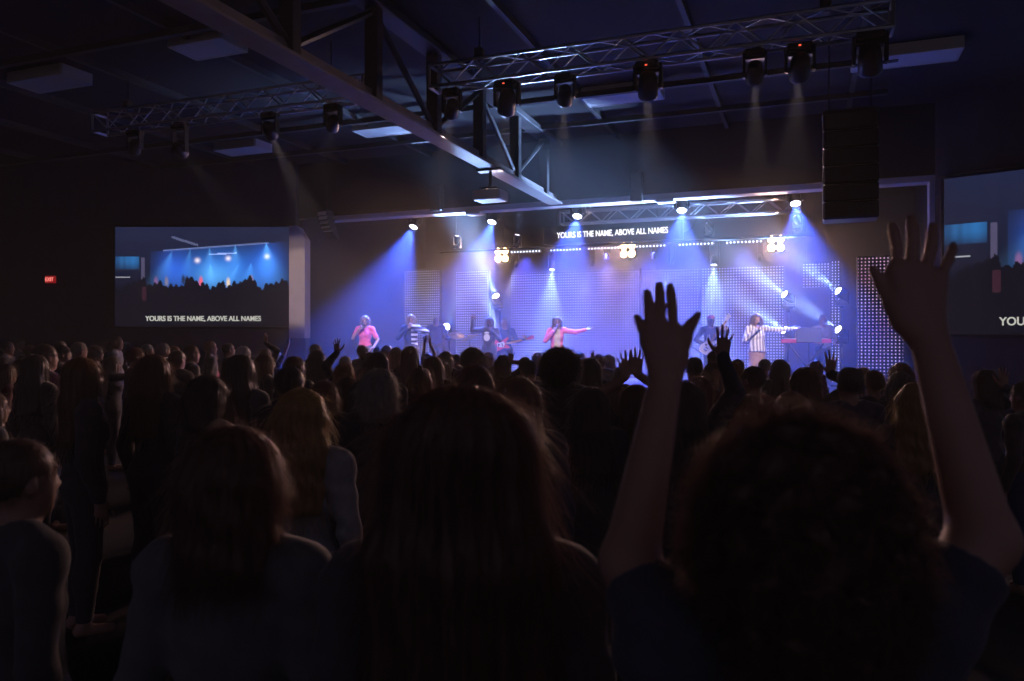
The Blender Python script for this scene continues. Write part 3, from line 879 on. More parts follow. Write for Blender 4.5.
def hand_prims(w, f, n, th, spread=1.0, curl=.25, fist=False):
    """w wrist, f finger direction, n palm normal, th side of the thumb. Palm, four fingers of unequal length, a thumb from the side."""
    f = unit(f); n = unit(np.array(n) - f * np.dot(n, f)); s = np.cross(n, f); s = s if np.dot(s, th) > 0 else -s
    P = []
    mc = []
    for x, L, kd in ((.030, .094, 1), (.010, .098, 1), (-.011, .093, 1), (-.030, .085, 1)):
        m = w + f * L + s * x
        mc.append(m)
        P.append(cone(w + s * x * .55 + f * .012, m, .0165, .0125, .012))
    P.append(ell(w + f * .055, (.03, .03, .03), .015)) if False else None
    P = [p for p in P if p]
    lens = (.074, .082, .075, .059); ang = (.15, .02, -.13, -.32)
    for m, L, a, r in zip(mc, lens, ang, (.0088, .009, .0085, .0075)):
        d = unit(f + s * math.tan(a * spread))
        if fist:
            c, segs, tot = 1.35, (.5, .3, .24), m
            dirs = [unit(n * .9 + f * .35), unit(n * .25 - f * .95), unit(-n * .7 - f * .6)]
        else:
            dirs = [unit(d + n * curl * .35), unit(d + n * curl * .9), unit(d + n * curl * 1.6)]
            segs = (.47, .29, .24)
        q = m; rr = r
        for dd, sg in zip(dirs, segs):
            e = q + dd * L * sg
            P.append(cone(q, e, rr, rr * .93, .005)); q = e; rr *= .93
    b = w + f * .022 + s * .024
    if fist:
        m1 = b + unit(f * .7 + s * .3 + n * .7) * .042; m2 = m1 + unit(f * .3 - s * .6 + n * .7) * .03
        P += [cone(b, m1, .015, .0115, .010), cone(m1, m2, .0105, .009, .005)]
    else:
        m1 = b + unit(f * .68 + s * (.45 + .35 * spread) + n * .25) * .046
        m2 = m1 + unit(f * .9 + s * (.25 + .30 * spread) + n * .15) * .034
        m3 = m2 + unit(f * 1.0 + s * (.15 + .25 * spread)) * .026
        P += [cone(b, m1, .0165, .012, .012), cone(m1, m2, .0115, .0098, .005), cone(m2, m3, .0098, .008, .004)]
    return P
def joint_hand(J):
    """A hand from its joints: palm webs, four fingers with two bends, a thumb."""
    w, P = J['w'], []
    for m in J['k']: P.append(cone(w * .85 + m * .15, m, .0185, .0120, .012))
    P.append(cone(J['c'], J['k'][0], .016, .012, .02))
    for m, t, r in zip(J['k'], J['t'], (.0090, .0094, .0090, .0080)):
        d = t - m; b = v3(0, -.006, 0)
        p1, p2 = m + d * .47 + b, m + d * .76 + b * .6
        P += [cone(m, p1, r * 1.02, r * .98, .004), cone(p1, p2, r * .98, r * .9, .004), cone(p2, t - unit(d) * r * .7, r * .9, r * .74, .004)]
    a, b, t = J['th']
    P += [cone(w * .55 + J['c'] * .45, a, .019, .0135, .015), cone(a, b, .0125, .0105, .006), cone(b, t, .0105, .0072, .004)]
    return P
SH = .165
def body_parts(arms=None, female=True, lean=0.0):
    """Tapered limbs of a standing figure 1.70 m tall that looks along +y; arms: {'R': (elbow, wrist, finger direction, palm normal, kind)}."""
    arms = arms or {}
    sw = SH * (1.0 if female else 1.12); T = []
    ch = 1.0 if female else 1.1
    T += [ell((0, -.005, 1.26), (.148 * ch, .105, .17), .05), ell((0, 0, 1.08), (.120 * ch, .092, .15), .06), ell((0, -.005, .94), (.165, .115, .13), .06)]
    if female: T += [ell((.062, .075, 1.25), (.055, .05, .055), .04), ell((-.062, .075, 1.25), (.055, .05, .055), .04)]
    H = [cone((0, -.018, 1.40), (0, -.004, 1.53), .056 if female else .062, .05 if female else .058, .03)]
    H += [ell((0, -.008, 1.605), (.076, .096, .097), .03), ell((0, .030, 1.545), (.058, .060, .078), .03), ell((0, .058, 1.497), (.030, .030, .024), .02)]
    H += [cone((0, .086, 1.602), (0, .101, 1.566), .008, .0125, .014), ell((.014, .094, 1.561), (.010, .012, .008), .006), ell((-.014, .094, 1.561), (.010, .012, .008), .006)]
    H += [ell((0, .086, 1.528), (.023, .012, .0085), .008), ell((.079, -.002, 1.575), (.010, .021, .031), .008), ell((-.079, -.002, 1.575), (.010, .021, .031), .008)]
    H += [ell((.032, .080, 1.628), (.026, .014, .008), .012), ell((-.032, .080, 1.628), (.026, .014, .008), .012)]
    E = [ell((.031, .100, 1.604), (.016, .014, .010), .01), ell((-.031, .100, 1.604), (.016, .014, .010), .01)]
    EY = [ell((.031, .077, 1.604), (.0125, .0125, .0125), .002), ell((-.031, .077, 1.604), (.0125, .0125, .0125), .002)]
    U, FO, HA = [], [], []
    for sd, sx in (('R', 1), ('L', -1)):
        sh = v3(sx * sw, -.012, 1.385)
        el, wr, fd, pn, kind = arms.get(sd, (v3(sx * (sw + .055), -.045, 1.105), v3(sx * (sw + .06), .035, .86), v3(0, .12, -1), v3(-sx, 0, 0), 'rest'))
        up = np.clip((el[2] - 1.10) / .45, 0, 1)
        sh = sh + v3(-sx * .012 * up, .01 * up, .035 * up)
        T.append(cone((sx * .035, -.02, 1.43), sh, .052, .056, .04))
        U.append(cone(sh, el, .052, .040, .03))
        FO.append(cone(el, wr, .041, .027, .02))
        if kind == 'joints':
            HA += joint_hand(fd); continue
        th = v3(-sx, 0, 0) if kind in ('open', 'wave') else v3(0, 1, .3) if kind == 'rest' else v3(-sx, 0, .2)
        if kind == 'side': th = v3(0, 0, 1)
        if kind == 'mic': th = v3(0, .4, 1)
        HA += hand_prims(np.array(wr), fd, pn, th, 1.25 if kind in ('open', 'side') else .35, .1 if kind == 'open' else .3, kind == 'mic')
    L, FT = [], []
    for sx in (1, -1):
        L += [cone((sx * .088, 0, .90), (sx * .092, .012, .50), .088, .055, .04), cone((sx * .092, .008, .50), (sx * .095, -.02, .10), .054, .036, .02)]
        L += [ell((sx * .094, -.022, .36), (.052, .055, .12), .03)]
        FT += [cone((sx * .095, -.045, .055), (sx * .105, .13, .035), .040, .030, .03)]
    return dict(T=T, H=H, E=E, EY=EY, U=U, F=FO, HA=HA, L=L, FT=FT)
def bounds(P):
    lo = np.min([p[1] for p in P], 0) - .06; hi = np.max([p[2] for p in P], 0) + .06
    return lo, hi
def make_body(bp, r):
    allp = sum((bp[k] for k in ('T', 'H', 'U', 'F', 'HA', 'L', 'FT')), [])
    lo, hi = bounds(allp); lo[2] = -.02
    f = Field(lo, hi, r)
    for k in ('T', 'L', 'FT', 'U', 'F', 'H'):
        for p in bp[k]: f.add(p)
    for p in bp['E']: f.add(p, cut=True)
    for p in bp['EY']: f.add(p)
    for p in bp['HA']: f.add(p)
    return f.clip(lambda x, y, z: .006 - z + 0 * x + 0 * y)
def fold(amp):
    return lambda x, y, z: amp * (np.sin(x * 38 + 2 * np.sin(z * 17)) * np.sin(z * 31 + y * 25) + .5 * np.sin(z * 70 + x * 20))
def make_top(bp, r, sleeve='long', hem=.84, infl=.013, neck=1.435, loose=0.0, open_front=False):
    P = bp['T'] + bp['U'] + (bp['F'] if sleeve == 'long' else [])
    lo, hi = bounds(P)
    f = Field(lo, hi, r)
    for p in bp['T']: f.add(p, infl + loose)
    if sleeve != 'none':
        for p in bp['U']: f.add(p, infl)
        if sleeve in ('long', 'three'):
            for p in bp['F']: f.add(p, infl * .9)
    if loose: f.add(cone((0, 0, 1.1), (0, 0, hem), .13 + loose, .17 + loose, .05))
    f.warp(fold(.0035))
    f.clip(lambda x, y, z: hem - z + 0 * x + 0 * y)
    f.add(ell((0, .012, 1.475), (.075, .085, .07), .01), 0, .012, cut=True)
    if sleeve == 'short':
        for p in bp['F']: f.add(p, .03, .01, cut=True)
        for k in range(2):
            fn, lo2, hi2, kk = bp['U'][k]
    if open_front:
        f.clip(lambda x, y, z: np.minimum(np.minimum(y - .02, .055 - np.abs(x)) + 0 * z, 1.44 - z))
    return f
def make_trousers(bp, r, skirt=None):
    P = bp['L'] + bp['T'][:3]
    lo, hi = bounds(P)
    f = Field(lo, hi, r)
    if skirt:
        for p in bp['T'][2:3]: f.add(p, .014)
        f.add(cone((0, 0, .95), (0, 0, skirt), .13, .21, .05))
        f.clip(lambda x, y, z: (skirt - z) + 0 * x + 0 * y)
    else:
        for p in bp['L']: f.add(p, .014)
        f.add(bp['T'][2], .012)
        f.clip(lambda x, y, z: .10 - z + 0 * x + 0 * y)
    f.warp(fold(.002))
    return f.clip(lambda x, y, z: z - 1.03 + 0 * x + 0 * y)
FACE = ell((0, .118, 1.553), (.072, .085, .100), .012)
def strands(V, Q, n, length, rad, seed, down=1.0, out=.25, curl=0.0, seg=5, zmin=None):
    """Loose hairs that leave the hair's surface and fall (or coil) over it, as thin tapered strips."""
    g = np.random.default_rng(seed)
    tri = V[Q[:, :3]]
    N = np.cross(tri[:, 1] - tri[:, 0], tri[:, 2] - tri[:, 0]); N /= np.maximum(np.linalg.norm(N, axis=1), 1e-9)[:, None]
    C = V[Q].mean(1)
    ok = np.arange(len(Q)) if zmin is None else np.nonzero(C[:, 2] > zmin)[0]
    k = g.choice(ok, n)
    p, nn = C[k], N[k]
    dn = np.array([0, 0, -1.0]); t = dn - nn * (nn @ dn)[:, None]
    t += g.normal(0, .25, t.shape)
    d = t * down + nn * out + g.normal(0, .12, t.shape)
    d /= np.maximum(np.linalg.norm(d, axis=1), 1e-6)[:, None]
    L = length * g.uniform(.5, 1.3, n)[:, None]
    u = np.cross(d, nn); u /= np.maximum(np.linalg.norm(u, axis=1), 1e-6)[:, None]
    w = np.cross(d, u)
    ph = g.uniform(0, 6.28, n)[:, None]
    pts = []
    for i in range(seg + 1):
        s = i / seg
        q = p - nn * .004 + d * L * s + dn * (.35 * L * s * s)
        if curl: q = q + (u * np.cos(ph + s * 7) + w * np.sin(ph + s * 7)) * curl * min(1, s * 2.5)
        pts.append(q)
    VV, QQ = [], []
    R = rad * g.uniform(.6, 1.4, n)[:, None]
    for i, q in enumerate(pts):
        rr = R * (1 - .75 * i / seg)
        for a in range(3):
            c, s_ = math.cos(a * 2.094), math.sin(a * 2.094)
            VV.append(q + (u * c + w * s_) * rr)
    VV = np.array(VV)                       # (3*(seg+1), n, 3)
    m = len(VV)
    base = np.arange(n) * m
    for i in range(seg):
        for a in range(3):
            b = (a + 1) % 3
            QQ.append(np.stack([base + 3 * i + a, base + 3 * i + b, base + 3 * i + 3 + b, base + 3 * i + 3 + a], 1))
    return VV.transpose(1, 0, 2).reshape(-1, 3), np.concatenate(QQ)
def comb(amp, n, wave=0.0):
    def f(x, y, z):
        th = np.arctan2(x, -(y + .0) + 1e-4)
        return amp * np.sin(th * n + wave * np.sin(z * 33) + 2 * np.sin(z * 9)) + amp * .6 * np.sin(th * n * 2.3 + 1 + wave * np.sin(z * 47)) + (wave * .002) * np.sin(z * 60 + 3 * th)
    return f
def curls(amp, fr):
    def f(x, y, z):
        a = np.sin(x * fr + 1.3 * np.sin(z * fr * .7)) * np.cos(y * fr * 1.1 + z * fr * .3) + np.sin(y * fr * .9 + x * fr * .4) * np.cos(z * fr * 1.2 + .7)
        return amp * a + amp * .5 * np.sin(x * fr * 2.1 + 1) * np.sin(y * fr * 2.3) * np.sin(z * fr * 2.2)
    return f
HD_CORE = {}
def make_hair(kind, r=.008, seed=1, ns=500, srad=.0010):
    """One head of hair round the figure's head."""
    lo, hi = v3(-.24, -.26, 1.10), v3(.24, .20, 1.80)
    f = Field(lo, hi, r); st = dict(length=.06, down=1.0, out=.22)
    if kind == 'short':
        f.add(ell((0, -.018, 1.618), (.088, .106, .100)))
        f.add(FACE, cut=True)
        f.clip(lambda x, y, z: 1.535 - z + .5 * np.maximum(y, 0) + 0 * x)
        f.add(ell((.09, .03, 1.565), (.03, .045, .05)), cut=True); f.add(ell((-.09, .03, 1.565), (.03, .045, .05)), cut=True)
        f.warp(comb(.0022, 30)); st = dict(length=.022, down=.6, out=.5)
    elif kind in ('long', 'longwide', 'longwavy'):
        wd = .028 if kind == 'longwide' else 0.0
        f.add(ell((0, -.018, 1.612), (.100 + wd * .6, .112, .110)))
        for x in (-1, -.5, 0, .5, 1):
            f.add(cone((x * .062, -.045, 1.62), (x * (.075 + wd), -.065 - .02 * (1 - abs(x)), 1.44), .052, .050, .03))
            f.add(cone((x * (.075 + wd), -.065 - .02 * (1 - abs(x)), 1.44), (x * (.088 + wd), -.085 - .02 * (1 - abs(x)), 1.20 + .02 * abs(x)), .050, .032, .03))
        for x in (-1, 1): f.add(cone((x * .075, .01, 1.58), (x * (.098 + wd), .015, 1.36), .034, .030, .03))
        f.add(FACE, cut=True); f.add(cone((0, .13, 1.50), (0, .13, 1.2), .085, .09), cut=True)
        f.warp(comb(.003, 22, 2.2 if kind == 'longwavy' else .4)); st = dict(length=.105, down=1.0, out=.07)
    elif kind in ('bob', 'flip', 'greybob'):
        f.add(ell((0, -.018, 1.612), (.104, .116, .112)))
        for a in range(-4, 5):
            t = a * .36; x, y = math.sin(t) * .072, -.02 - math.cos(t) * .075
            e = 1.43 if kind != 'flip' else 1.415
            f.add(cone((x, y, 1.60), (x * 1.10, y * 1.08, e + .02), .042, .034, .03))
            if kind == 'flip': f.add(cone((x * 1.10, y * 1.08, e + .03), (x * 1.55, y * 1.35, e - .035), .028, .006, .03))
        f.add(FACE, cut=True); f.add(cone((0, .13, 1.50), (0, .13, 1.3), .075, .08), cut=True)
        f.warp(comb(.003, 20, 1.4)); st = dict(length=.07, down=1.0, out=.25)
        if kind == 'greybob': f.warp(curls(.004, 90)); st = dict(length=.05, down=.7, out=.4)
    elif kind in ('curly', 'afro'):
        if kind == 'curly':
            f.add(ell((0, -.02, 1.575), (.115, .130, .128)))
            f.add(ell((0, -.05, 1.50), (.110, .106, .112), .05))
        else:
            f.add(ell((0, -.02, 1.60), (.150, .150, .140)))
        f.add(FACE, .008, cut=True)
        f.warp(curls(.014, 85) if kind == 'curly' else curls(.012, 80)); st = dict(length=.045, down=.25, out=.7, curl=.010, seg=7)
    elif kind == 'bun':
        f.add(ell((0, -.014, 1.612), (.087, .104, .103))); f.add(ell((0, -.125, 1.645), (.042, .042, .042), .02)); f.add(FACE, cut=True)
        f.clip(lambda x, y, z: 1.53 - z + .4 * np.maximum(y, 0) + 0 * x)
        f.warp(comb(.0025, 26)); st = dict(length=.03, down=.5, out=.4)
    elif kind == 'ponytail':
        f.add(ell((0, -.014, 1.612), (.088, .106, .104))); f.add(cone((0, -.12, 1.64), (0, -.165, 1.50), .030, .042, .02)); f.add(cone((0, -.165, 1.50), (0, -.12, 1.30), .042, .012, .02)); f.add(FACE, cut=True)
        f.clip(lambda x, y, z: np.minimum(1.53 - z + .4 * np.maximum(y, 0), y + .09) + 0 * x)
        f.warp(comb(.0025, 26)); st = dict(length=.04, down=.8, out=.3)
    V, Q = f.arrays()
    up = V[V[:, 2] > 1.52]
    HD_CORE[kind] = (float(np.ptp(up[:, 0])), float(V[:, 2].max()))
    if ns:
        sv, sq = strands(V, Q, ns, st['length'], srad, seed, st['down'], st['out'], st.get('curl', 0), st.get('seg', 5))
        Q = np.concatenate([Q, sq + len(V)]); V = np.concatenate([V, sv])
    return mesh_np('hair', V, Q)
def ik(sh, wr, pole, U=.29, L=.26):
    """Elbow for a shoulder and a wrist; stretches at most a little, else pulls the wrist in."""
    sh = np.array(sh, float); wr = np.array(wr, float)
    d = wr - sh; D = np.linalg.norm(d); mx = (U + L) * 1.06
    if D > mx: wr = sh + d / D * mx; d = wr - sh; D = mx
    if D > (U + L) * .995: U, L = U * D / (U + L) * 1.003, L * D / (U + L) * 1.003
    d /= D
    a = (U * U - L * L + D * D) / (2 * D); h = math.sqrt(max(U * U - a * a, 0))
    p = np.array(pole, float); p = unit(p - d * (p @ d))
    return sh + d * a + p * h, wr
# ------------------------------------------------------------------ shared heads of hair, bodies and clothes
HM, HD = {}, {}
for i, (k, kind, r, ns, sr) in enumerate((('long', 'long', .009, 1500, .0012), ('longwavy', 'longwavy', .009, 1500, .0012), ('bob', 'bob', .009, 1300, .0012), ('greybob', 'greybob', .008, 1800, .0011),
                                          ('short', 'short', .008, 1500, .001), ('afro', 'afro', .009, 2500, .0018), ('bun', 'bun', .009, 300, .001), ('ponytail', 'ponytail', .009, 300, .001),
                                          ('flip', 'flip', .006, 5000, .0006), ('longwide', 'longwide', .006, 8000, .0006), ('curly', 'curly', .006, 9000, .0008))):
    me = make_hair(kind, r, 3 + i, ns, sr)
    HM[k] = me; HD[k] = HD_CORE[kind]
BODY = {}
for sx in 'FM':
    bp = body_parts(None, sx == 'F')
    BODY[sx] = dict(body=make_body(bp, .0115).mesh('body'), top=make_top(bp, .014).mesh('top'), trousers=make_trousers(bp, .018).mesh('trousers'))
    BODY[sx]['tee'] = make_top(bp, .014, 'short').mesh('top')
def person(loc, yaw, s, label, hair, hcol, top, low='black', sex='F', skin='skin', group=None, arms=None, res=.011, sleeve='long', extra=None, hem=.84, skirt=None, loose=0):
    o = empty('person', loc, yaw, label, 'person', group, s)
    if arms or loose or skirt:
        bp = body_parts(arms, sex == 'F')
        d = dict(body=make_body(bp, res).mesh('body'), top=make_top(bp, res * 1.1, sleeve, hem, loose=loose).mesh('top'), trousers=make_trousers(bp, res * 1.4, skirt).mesh('skirt' if skirt else 'trousers'))
    else:
        d = dict(BODY[sex]); d['top'] = d['tee'] if sleeve == 'short' else d['top']
    link('body', d['body'], M[skin], o, True)
    link('top', d['top'], CL[top], o, True)
    link('skirt' if skirt else 'trousers', d['trousers'], CL[low], o, True)
    if hair: link('hair', HM[hair] if isinstance(hair, str) else hair, HAIR[hcol], o, True)
    return o

# ------------------------------------------------------------------ the band on stage
def performer(px, top_py, b, turn, label, hair, hcol, top, low, sex='F', arms=None, zt=None, **kw):
    c = on(px, top_py, b)
    h = c.z - STAGE_Z
    s = h / (zt or (HD[hair][1] if hair else 1.705))
    return person((c.x, c.y, STAGE_Z), math.pi - math.radians(turn), s, label, hair, hcol, top, low, sex, group='people on the stage', arms=arms, res=.009, **kw)
def local(o, p):
    return Matrix.LocRotScale(o.location, o.rotation_euler, o.scale) @ Vector(p)
def microphone(o, a, b, label):
    a, b = local(o, a), local(o, b)
    m = empty('microphone', a, 0, label, 'microphone', 'handheld microphones')
    d = b - a
    MB().lathe([(0, 0), (0, .012), (d.length * .70, .017), (d.length * .74, .019), (d.length * .74, 0)], (0, 0, 0), d, 14).build('handle', M['black'], m, True)
    MB().lathe([(d.length * .74, .0), (d.length * .75, .022), (d.length * .84, .028), (d.length * .94, .022), (d.length, .0)], (0, 0, 0), d, 14).build('head', M['blackm'], m, True)
def mic_arm(sx=1, el=None):
    return (v3(*(el or (sx * .27, .07, 1.17))), v3(sx * .095, .225, 1.375), v3(-sx * .45, -.15, .8), v3(-sx * .8, -.5, -.3), 'mic')
def mic_for(o, sx, label): microphone(o, (sx * .055, .225, 1.37), (sx * .004, .125, 1.532), label)
# pink shirt
o = performer(365, 314.6, -1.0, 0, 'singer in a pink shirt with brown shoulder length hair, far left on the stage', 'bob', 'dkbl', 'pink', 'black', zt=1.74,
              arms=dict(R=mic_arm(1), L=(v3(-.30, -.06, 1.13), v3(-.23, .10, .95), v3(.5, .3, -.6), v3(1, 0, 0), 'rest')), sleeve='short', skin='skin2')
mic_for(o, 1, 'microphone held by the singer in the pink shirt')
# striped dress
o = performer(411, 311.6, -.8, 0, 'curly blond singer in a black dress with black and white stripes down one side', 'greybob', 'bl', 'striped', 'black', zt=1.78,
              arms=dict(R=(v3(.30, .02, 1.16), v3(.05, .235, 1.37), v3(-.4, -.2, .8), v3(-.8, -.5, 0), 'mic'), L=(v3(-.38, .10, 1.30), v3(-.07, .24, 1.44), v3(.8, -.1, .3), v3(.3, -.9, 0), 'mic')), skin='skin2', hem=.7, skirt=.55)
mic_for(o, 1, 'microphone held by the curly blond singer in the striped dress')
# black clad singer with raised arm
o = performer(489, 316.2, -.9, 8, 'singer in a black top with a white print raising one arm, short dark curly hair', 'greybob', 'dk', 'black', 'black', skin='skin3',
              arms=dict(R=(v3(.40, .03, 1.40), v3(.37, .07, 1.63), v3(.0, .02, 1), v3(0, 1, 0), 'open'), L=mic_arm(-1)))
mic_for(o, -1, 'microphone held by the black clad singer with a raised arm')
MB().prism([(math.cos(t) * .075, math.sin(t) * .085) for t in np.linspace(0, 6.283, 18)[:-1]], .0, .012, None, (.03, .128, 1.225)).prism([(-.05, .09), (.05, .09), (.06, .12), (0, .14), (-.06, .12)], 0, .012, None, (.03, .124, 1.225)).build('chest_print', M['white'], o)
# guitarist in blue
GA = dict(R=(v3(.34, -.05, 1.14), v3(.17, .20, 1.03), v3(-.8, .2, -.4), v3(-.2, -.9, 0), 'rest'), L=(v3(-.32, .05, 1.12), v3(-.46, .25, 1.17), v3(-.3, .25, .8), v3(.3, -.9, .2), 'mic'))
o = performer(505, 318, 1.0, -5, 'guitarist in a dark blue shirt with pale hair playing a red guitar', 'short', 'wt', 'blue', 'denim', 'M', arms=GA, skin='skin2')
def guitar(o, label, bodym, tilt, c, pick, neck='wood'):
    R = Matrix.Rotation(tilt, 4, 'Y')
    g = empty('electric_guitar', local(o, c), 0, label, 'guitar', 'guitars on the stage')
    g.rotation_mode = 'QUATERNION'; g.rotation_quaternion = (Matrix.Rotation(o.rotation_euler.z, 4, 'Z') @ R).to_quaternion(); g.scale = o.scale
    out = [(.23, .0), (.22, .09), (.15, .145), (.06, .135), (-.02, .10), (-.10, .115), (-.20, .155), (-.23, .12), (-.17, .07), (-.13, .03), (-.13, -.03), (-.19, -.07), (-.21, -.12), (-.15, -.13), (-.06, -.10), (.03, -.12), (.13, -.15), (.21, -.10)]
    MB().prism(out, -.022, .022).build('guitar_body', bodym, g)
    MB().prism([(.10, .06), (.0, .06), (-.08, .075), (-.10, .0), (-.06, -.07), (.02, -.06), (.10, -.03)], .022, .026).build('pickguard', pick, g)
    MB().box((-.40, .025, 0), (.58, .024, .05), None, .008).build('neck', M[neck], g)
    MB().prism([(-.69, .025), (-.69, -.03), (-.86, -.035), (-.88, .05), (-.80, .065)], .016, .03).build('headstock', bodym, g)
    for x in (-.03, .07): MB().box((x, .028, 0), (.02, .012, .075), None, .004).build('pickup', M['black'], g)
    MB().box((.13, .028, 0), (.03, .012, .08), None, .004).build('bridge', M['chrome'], g)
    MB().path([(-.2, .0, .13), (-.33, -.10, .45)], .012, 6).path([(.23, 0, 0), (.22, -.22, .25), (-.12, -.28, .47)], .012, 6).build('strap', M['black'], g)
guitar(o, 'red electric guitar with a white pickguard held by the blue shirted guitarist', M['red'], .22, (.12, .205, 1.03), M['white'])
# pink jacket
o = performer(557, 316.4, -1.0, 0, 'singer in a bright pink jacket and cream shirt stretching one arm out, long brown hair', 'longwavy', 'br', 'hotpink', 'denim', skin='skin2',
              arms=dict(R=mic_arm(1), L=(v3(-.43, .06, 1.36), v3(-.65, .14, 1.42), v3(-1, .15, .15), v3(0, .5, 1), 'side')), hem=.80)
mic_for(o, 1, 'microphone held by the singer in the bright pink jacket')
bp = body_parts(None)
f = Field((-.1, .0, .98), (.1, .25, 1.46), .009)
for p in bp['T']: f.add(p, .022)
f.clip(lambda x, y, z: np.maximum(np.maximum(np.abs(x) - .065 + (1.42 - z) * -.02, 1.0 - z), np.maximum(z - 1.43, .02 - y)))
link('shirt', f.mesh('shirt'), CL['cream'], o)
# bass player
o = performer(711, 315.5, 1.2, 0, 'guitarist in dark clothes and a pinkish cap behind a raised hand', 'short', 'br', 'navy', 'denim', 'M', arms=dict(R=GA['R'], L=(v3(-.30, .08, 1.15), v3(-.26, .28, 1.36), v3(-.2, .1, .8), v3(.3, -.9, .2), 'mic')), skin='skin2')
f = Field((-.13, -.16, 1.6), (.13, .22, 1.76), .008)
f.add(ell((0, -.012, 1.64), (.093, .112, .092))); f.clip(lambda x, y, z: 1.648 - z + 0 * x + 0 * y)
f.add(ell((0, .12, 1.652), (.075, .075, .009), .01))
link('cap', f.mesh('cap'), CL['pink'], o)
guitar(o, 'pale bass guitar held by the guitarist in the pinkish cap', M['cream'], .95, (.12, .205, 1.02), M['white'])
# patterned shirt
o = performer(757, 313.3, -1.0, 0, 'long haired singer in a white patterned shirt and tan skirt stretching one arm out', 'long', 'br', 'patterned', 'tan', skin='skin2', skirt=.35, loose=.012, hem=.93,
              arms=dict(R=mic_arm(1), L=(v3(-.44, .05, 1.37), v3(-.68, .12, 1.40), v3(-1, .15, .1), v3(0, .5, 1), 'side')))
mic_for(o, 1, 'microphone held by the singer in the patterned shirt')
# keyboard player with keyboard, stand and laptop
o = performer(823, 314.5, 1.9, 10, 'keyboard player in a pale shirt behind the keyboard at the right of the stage', 'short', 'dk', 'lgrey', 'black', 'M',
              arms=dict(R=(v3(.26, .02, 1.12), v3(.20, .30, 1.06), v3(0, 1, -.2), v3(0, 0, -1), 'rest'), L=(v3(-.26, .02, 1.12), v3(-.16, .30, 1.06), v3(0, 1, -.2), v3(0, 0, -1), 'rest')), sleeve='short')
k0 = on(806, 341, 1.25)
k = empty('keyboard', k0, -YAW, 'red cased keyboard on a black stand at the right of the stage', 'keyboard')
MB().box((0, 0, 0), (1.05, .32, .09), None, .012).build('case', M['red'], k)
MB().box((0, .07, .05), (.96, .15, .02), None, .004).build('key_bed', M['white'], k)
for i in range(28):
    if i % 7 not in (2, 6): MB().box((-.45 + i * .0343, .09, .064), (.018, .09, .012), None, .003).build('black_key', M['black'], k)
kz = k0.z - STAGE_Z
st = empty('keyboard_stand', (k0.x, k0.y, STAGE_Z), -YAW, 'black crossed leg stand under the red keyboard', 'stand')
for y in (-.1, .1):
    MB().tube((-.36, y, .02), (.36, y, kz - .065), .018, n=8).tube((.36, y, .02), (-.36, y, kz - .065), .018, n=8).build('crossed_legs', M['blackm'], st)
for x in (-.36, .36): MB().tube((x, -.18, kz - .065), (x, .18, kz - .065), .017, n=8).build('support_bar', M['blackm'], st)
for x in (-.36, .36): MB().tube((x, -.22, .02), (x, .22, .02), .018, n=8).build('foot_bar', M['blackm'], st)
m0 = on(809, 335, .8)
ms = empty('music_stand', (m0.x, m0.y, STAGE_Z), -YAW, 'black music stand in front of the keyboard player', 'stand')
mz = m0.z - STAGE_Z
MB().box((0, 0, mz), (.52, .02, .34), Matrix.Rotation(-.3, 4, 'X'), .005).box((0, .05, mz - .16), (.52, .08, .015), None, .003).build('desk', M['black'], ms)
MB().tube((0, .03, .1), (0, .03, mz), .014, n=8).build('pole', M['blackm'], ms)
for t in (0, 2.09, 4.19): MB().tube((0, .03, .30), (.28 * math.cos(t), .03 + .28 * math.sin(t), .012), .011, n=6).build('leg', M['blackm'], ms)
# drummer and drums
o = performer(436, 315, 2.3, -10, 'drummer in blue standing behind the drums, left of the white disc lamp', 'short', 'br', 'blue', 'black', 'M',
              arms=dict(R=(v3(.30, .02, 1.15), v3(.26, .28, 1.16), v3(0, 1, .2), v3(-.5, 0, -1), 'mic'), L=(v3(-.30, .02, 1.15), v3(-.30, .28, 1.20), v3(-.2, 1, .2), v3(.5, 0, -1), 'mic')))
def drum(px, b, z, r, h, axis, name, label, legs):
    c = S(a_of(px, b), b, STAGE_Z)
    d = empty(name, c, -YAW, label, 'drum', 'drums on the stage')
    ax = Vector(axis)
    p0 = Vector((0, 0, z)) - ax * h / 2
    MB().lathe([(0, r), (h, r)], p0, ax, 28).build('shell', M['drum'], d, True)
    for e in (0, h):
        MB().lathe([(e - .012, r * 1.0), (e - .012, r * 1.03), (e + .012, r * 1.03), (e + .012, r)], p0, ax, 28).build('hoop', M['chrome'], d, True)
        MB().lathe([(e, 0), (e + (.002 if e else -.002), r)], p0, ax, 28).build('drum_skin', M['cream'], d, True)
    for t in range(3):
        a = t * 2.094 + .5
        q = Vector((r * .95 * math.cos(a), r * .95 * math.sin(a), 0)) if legs != 'spur' else Vector(((-1, 1, 1)[t] * r * 1.1, (-.2, -.2, .2)[t], 0))
        MB().tube((q.x * .92, q.y * .92, max(z - h * .2, .1)), (q.x * 1.05, q.y * 1.05, .01), .012, n=6).build('leg', M['chrome'], d)
drum(460, 1.2, .30, .28, .42, (0, 1, 0), 'bass_drum', 'large bass drum lying on its side in the middle of the drum kit', 'spur')
drum(446, 1.75, .62, .18, .16, (0, .1, 1), 'snare_drum', 'shallow snare drum at the left of the drum kit', 'leg')
drum(474, 1.4, .50, .21, .40, (0, 0, 1), 'floor_tom', 'deep floor tom at the right of the drum kit', 'leg')
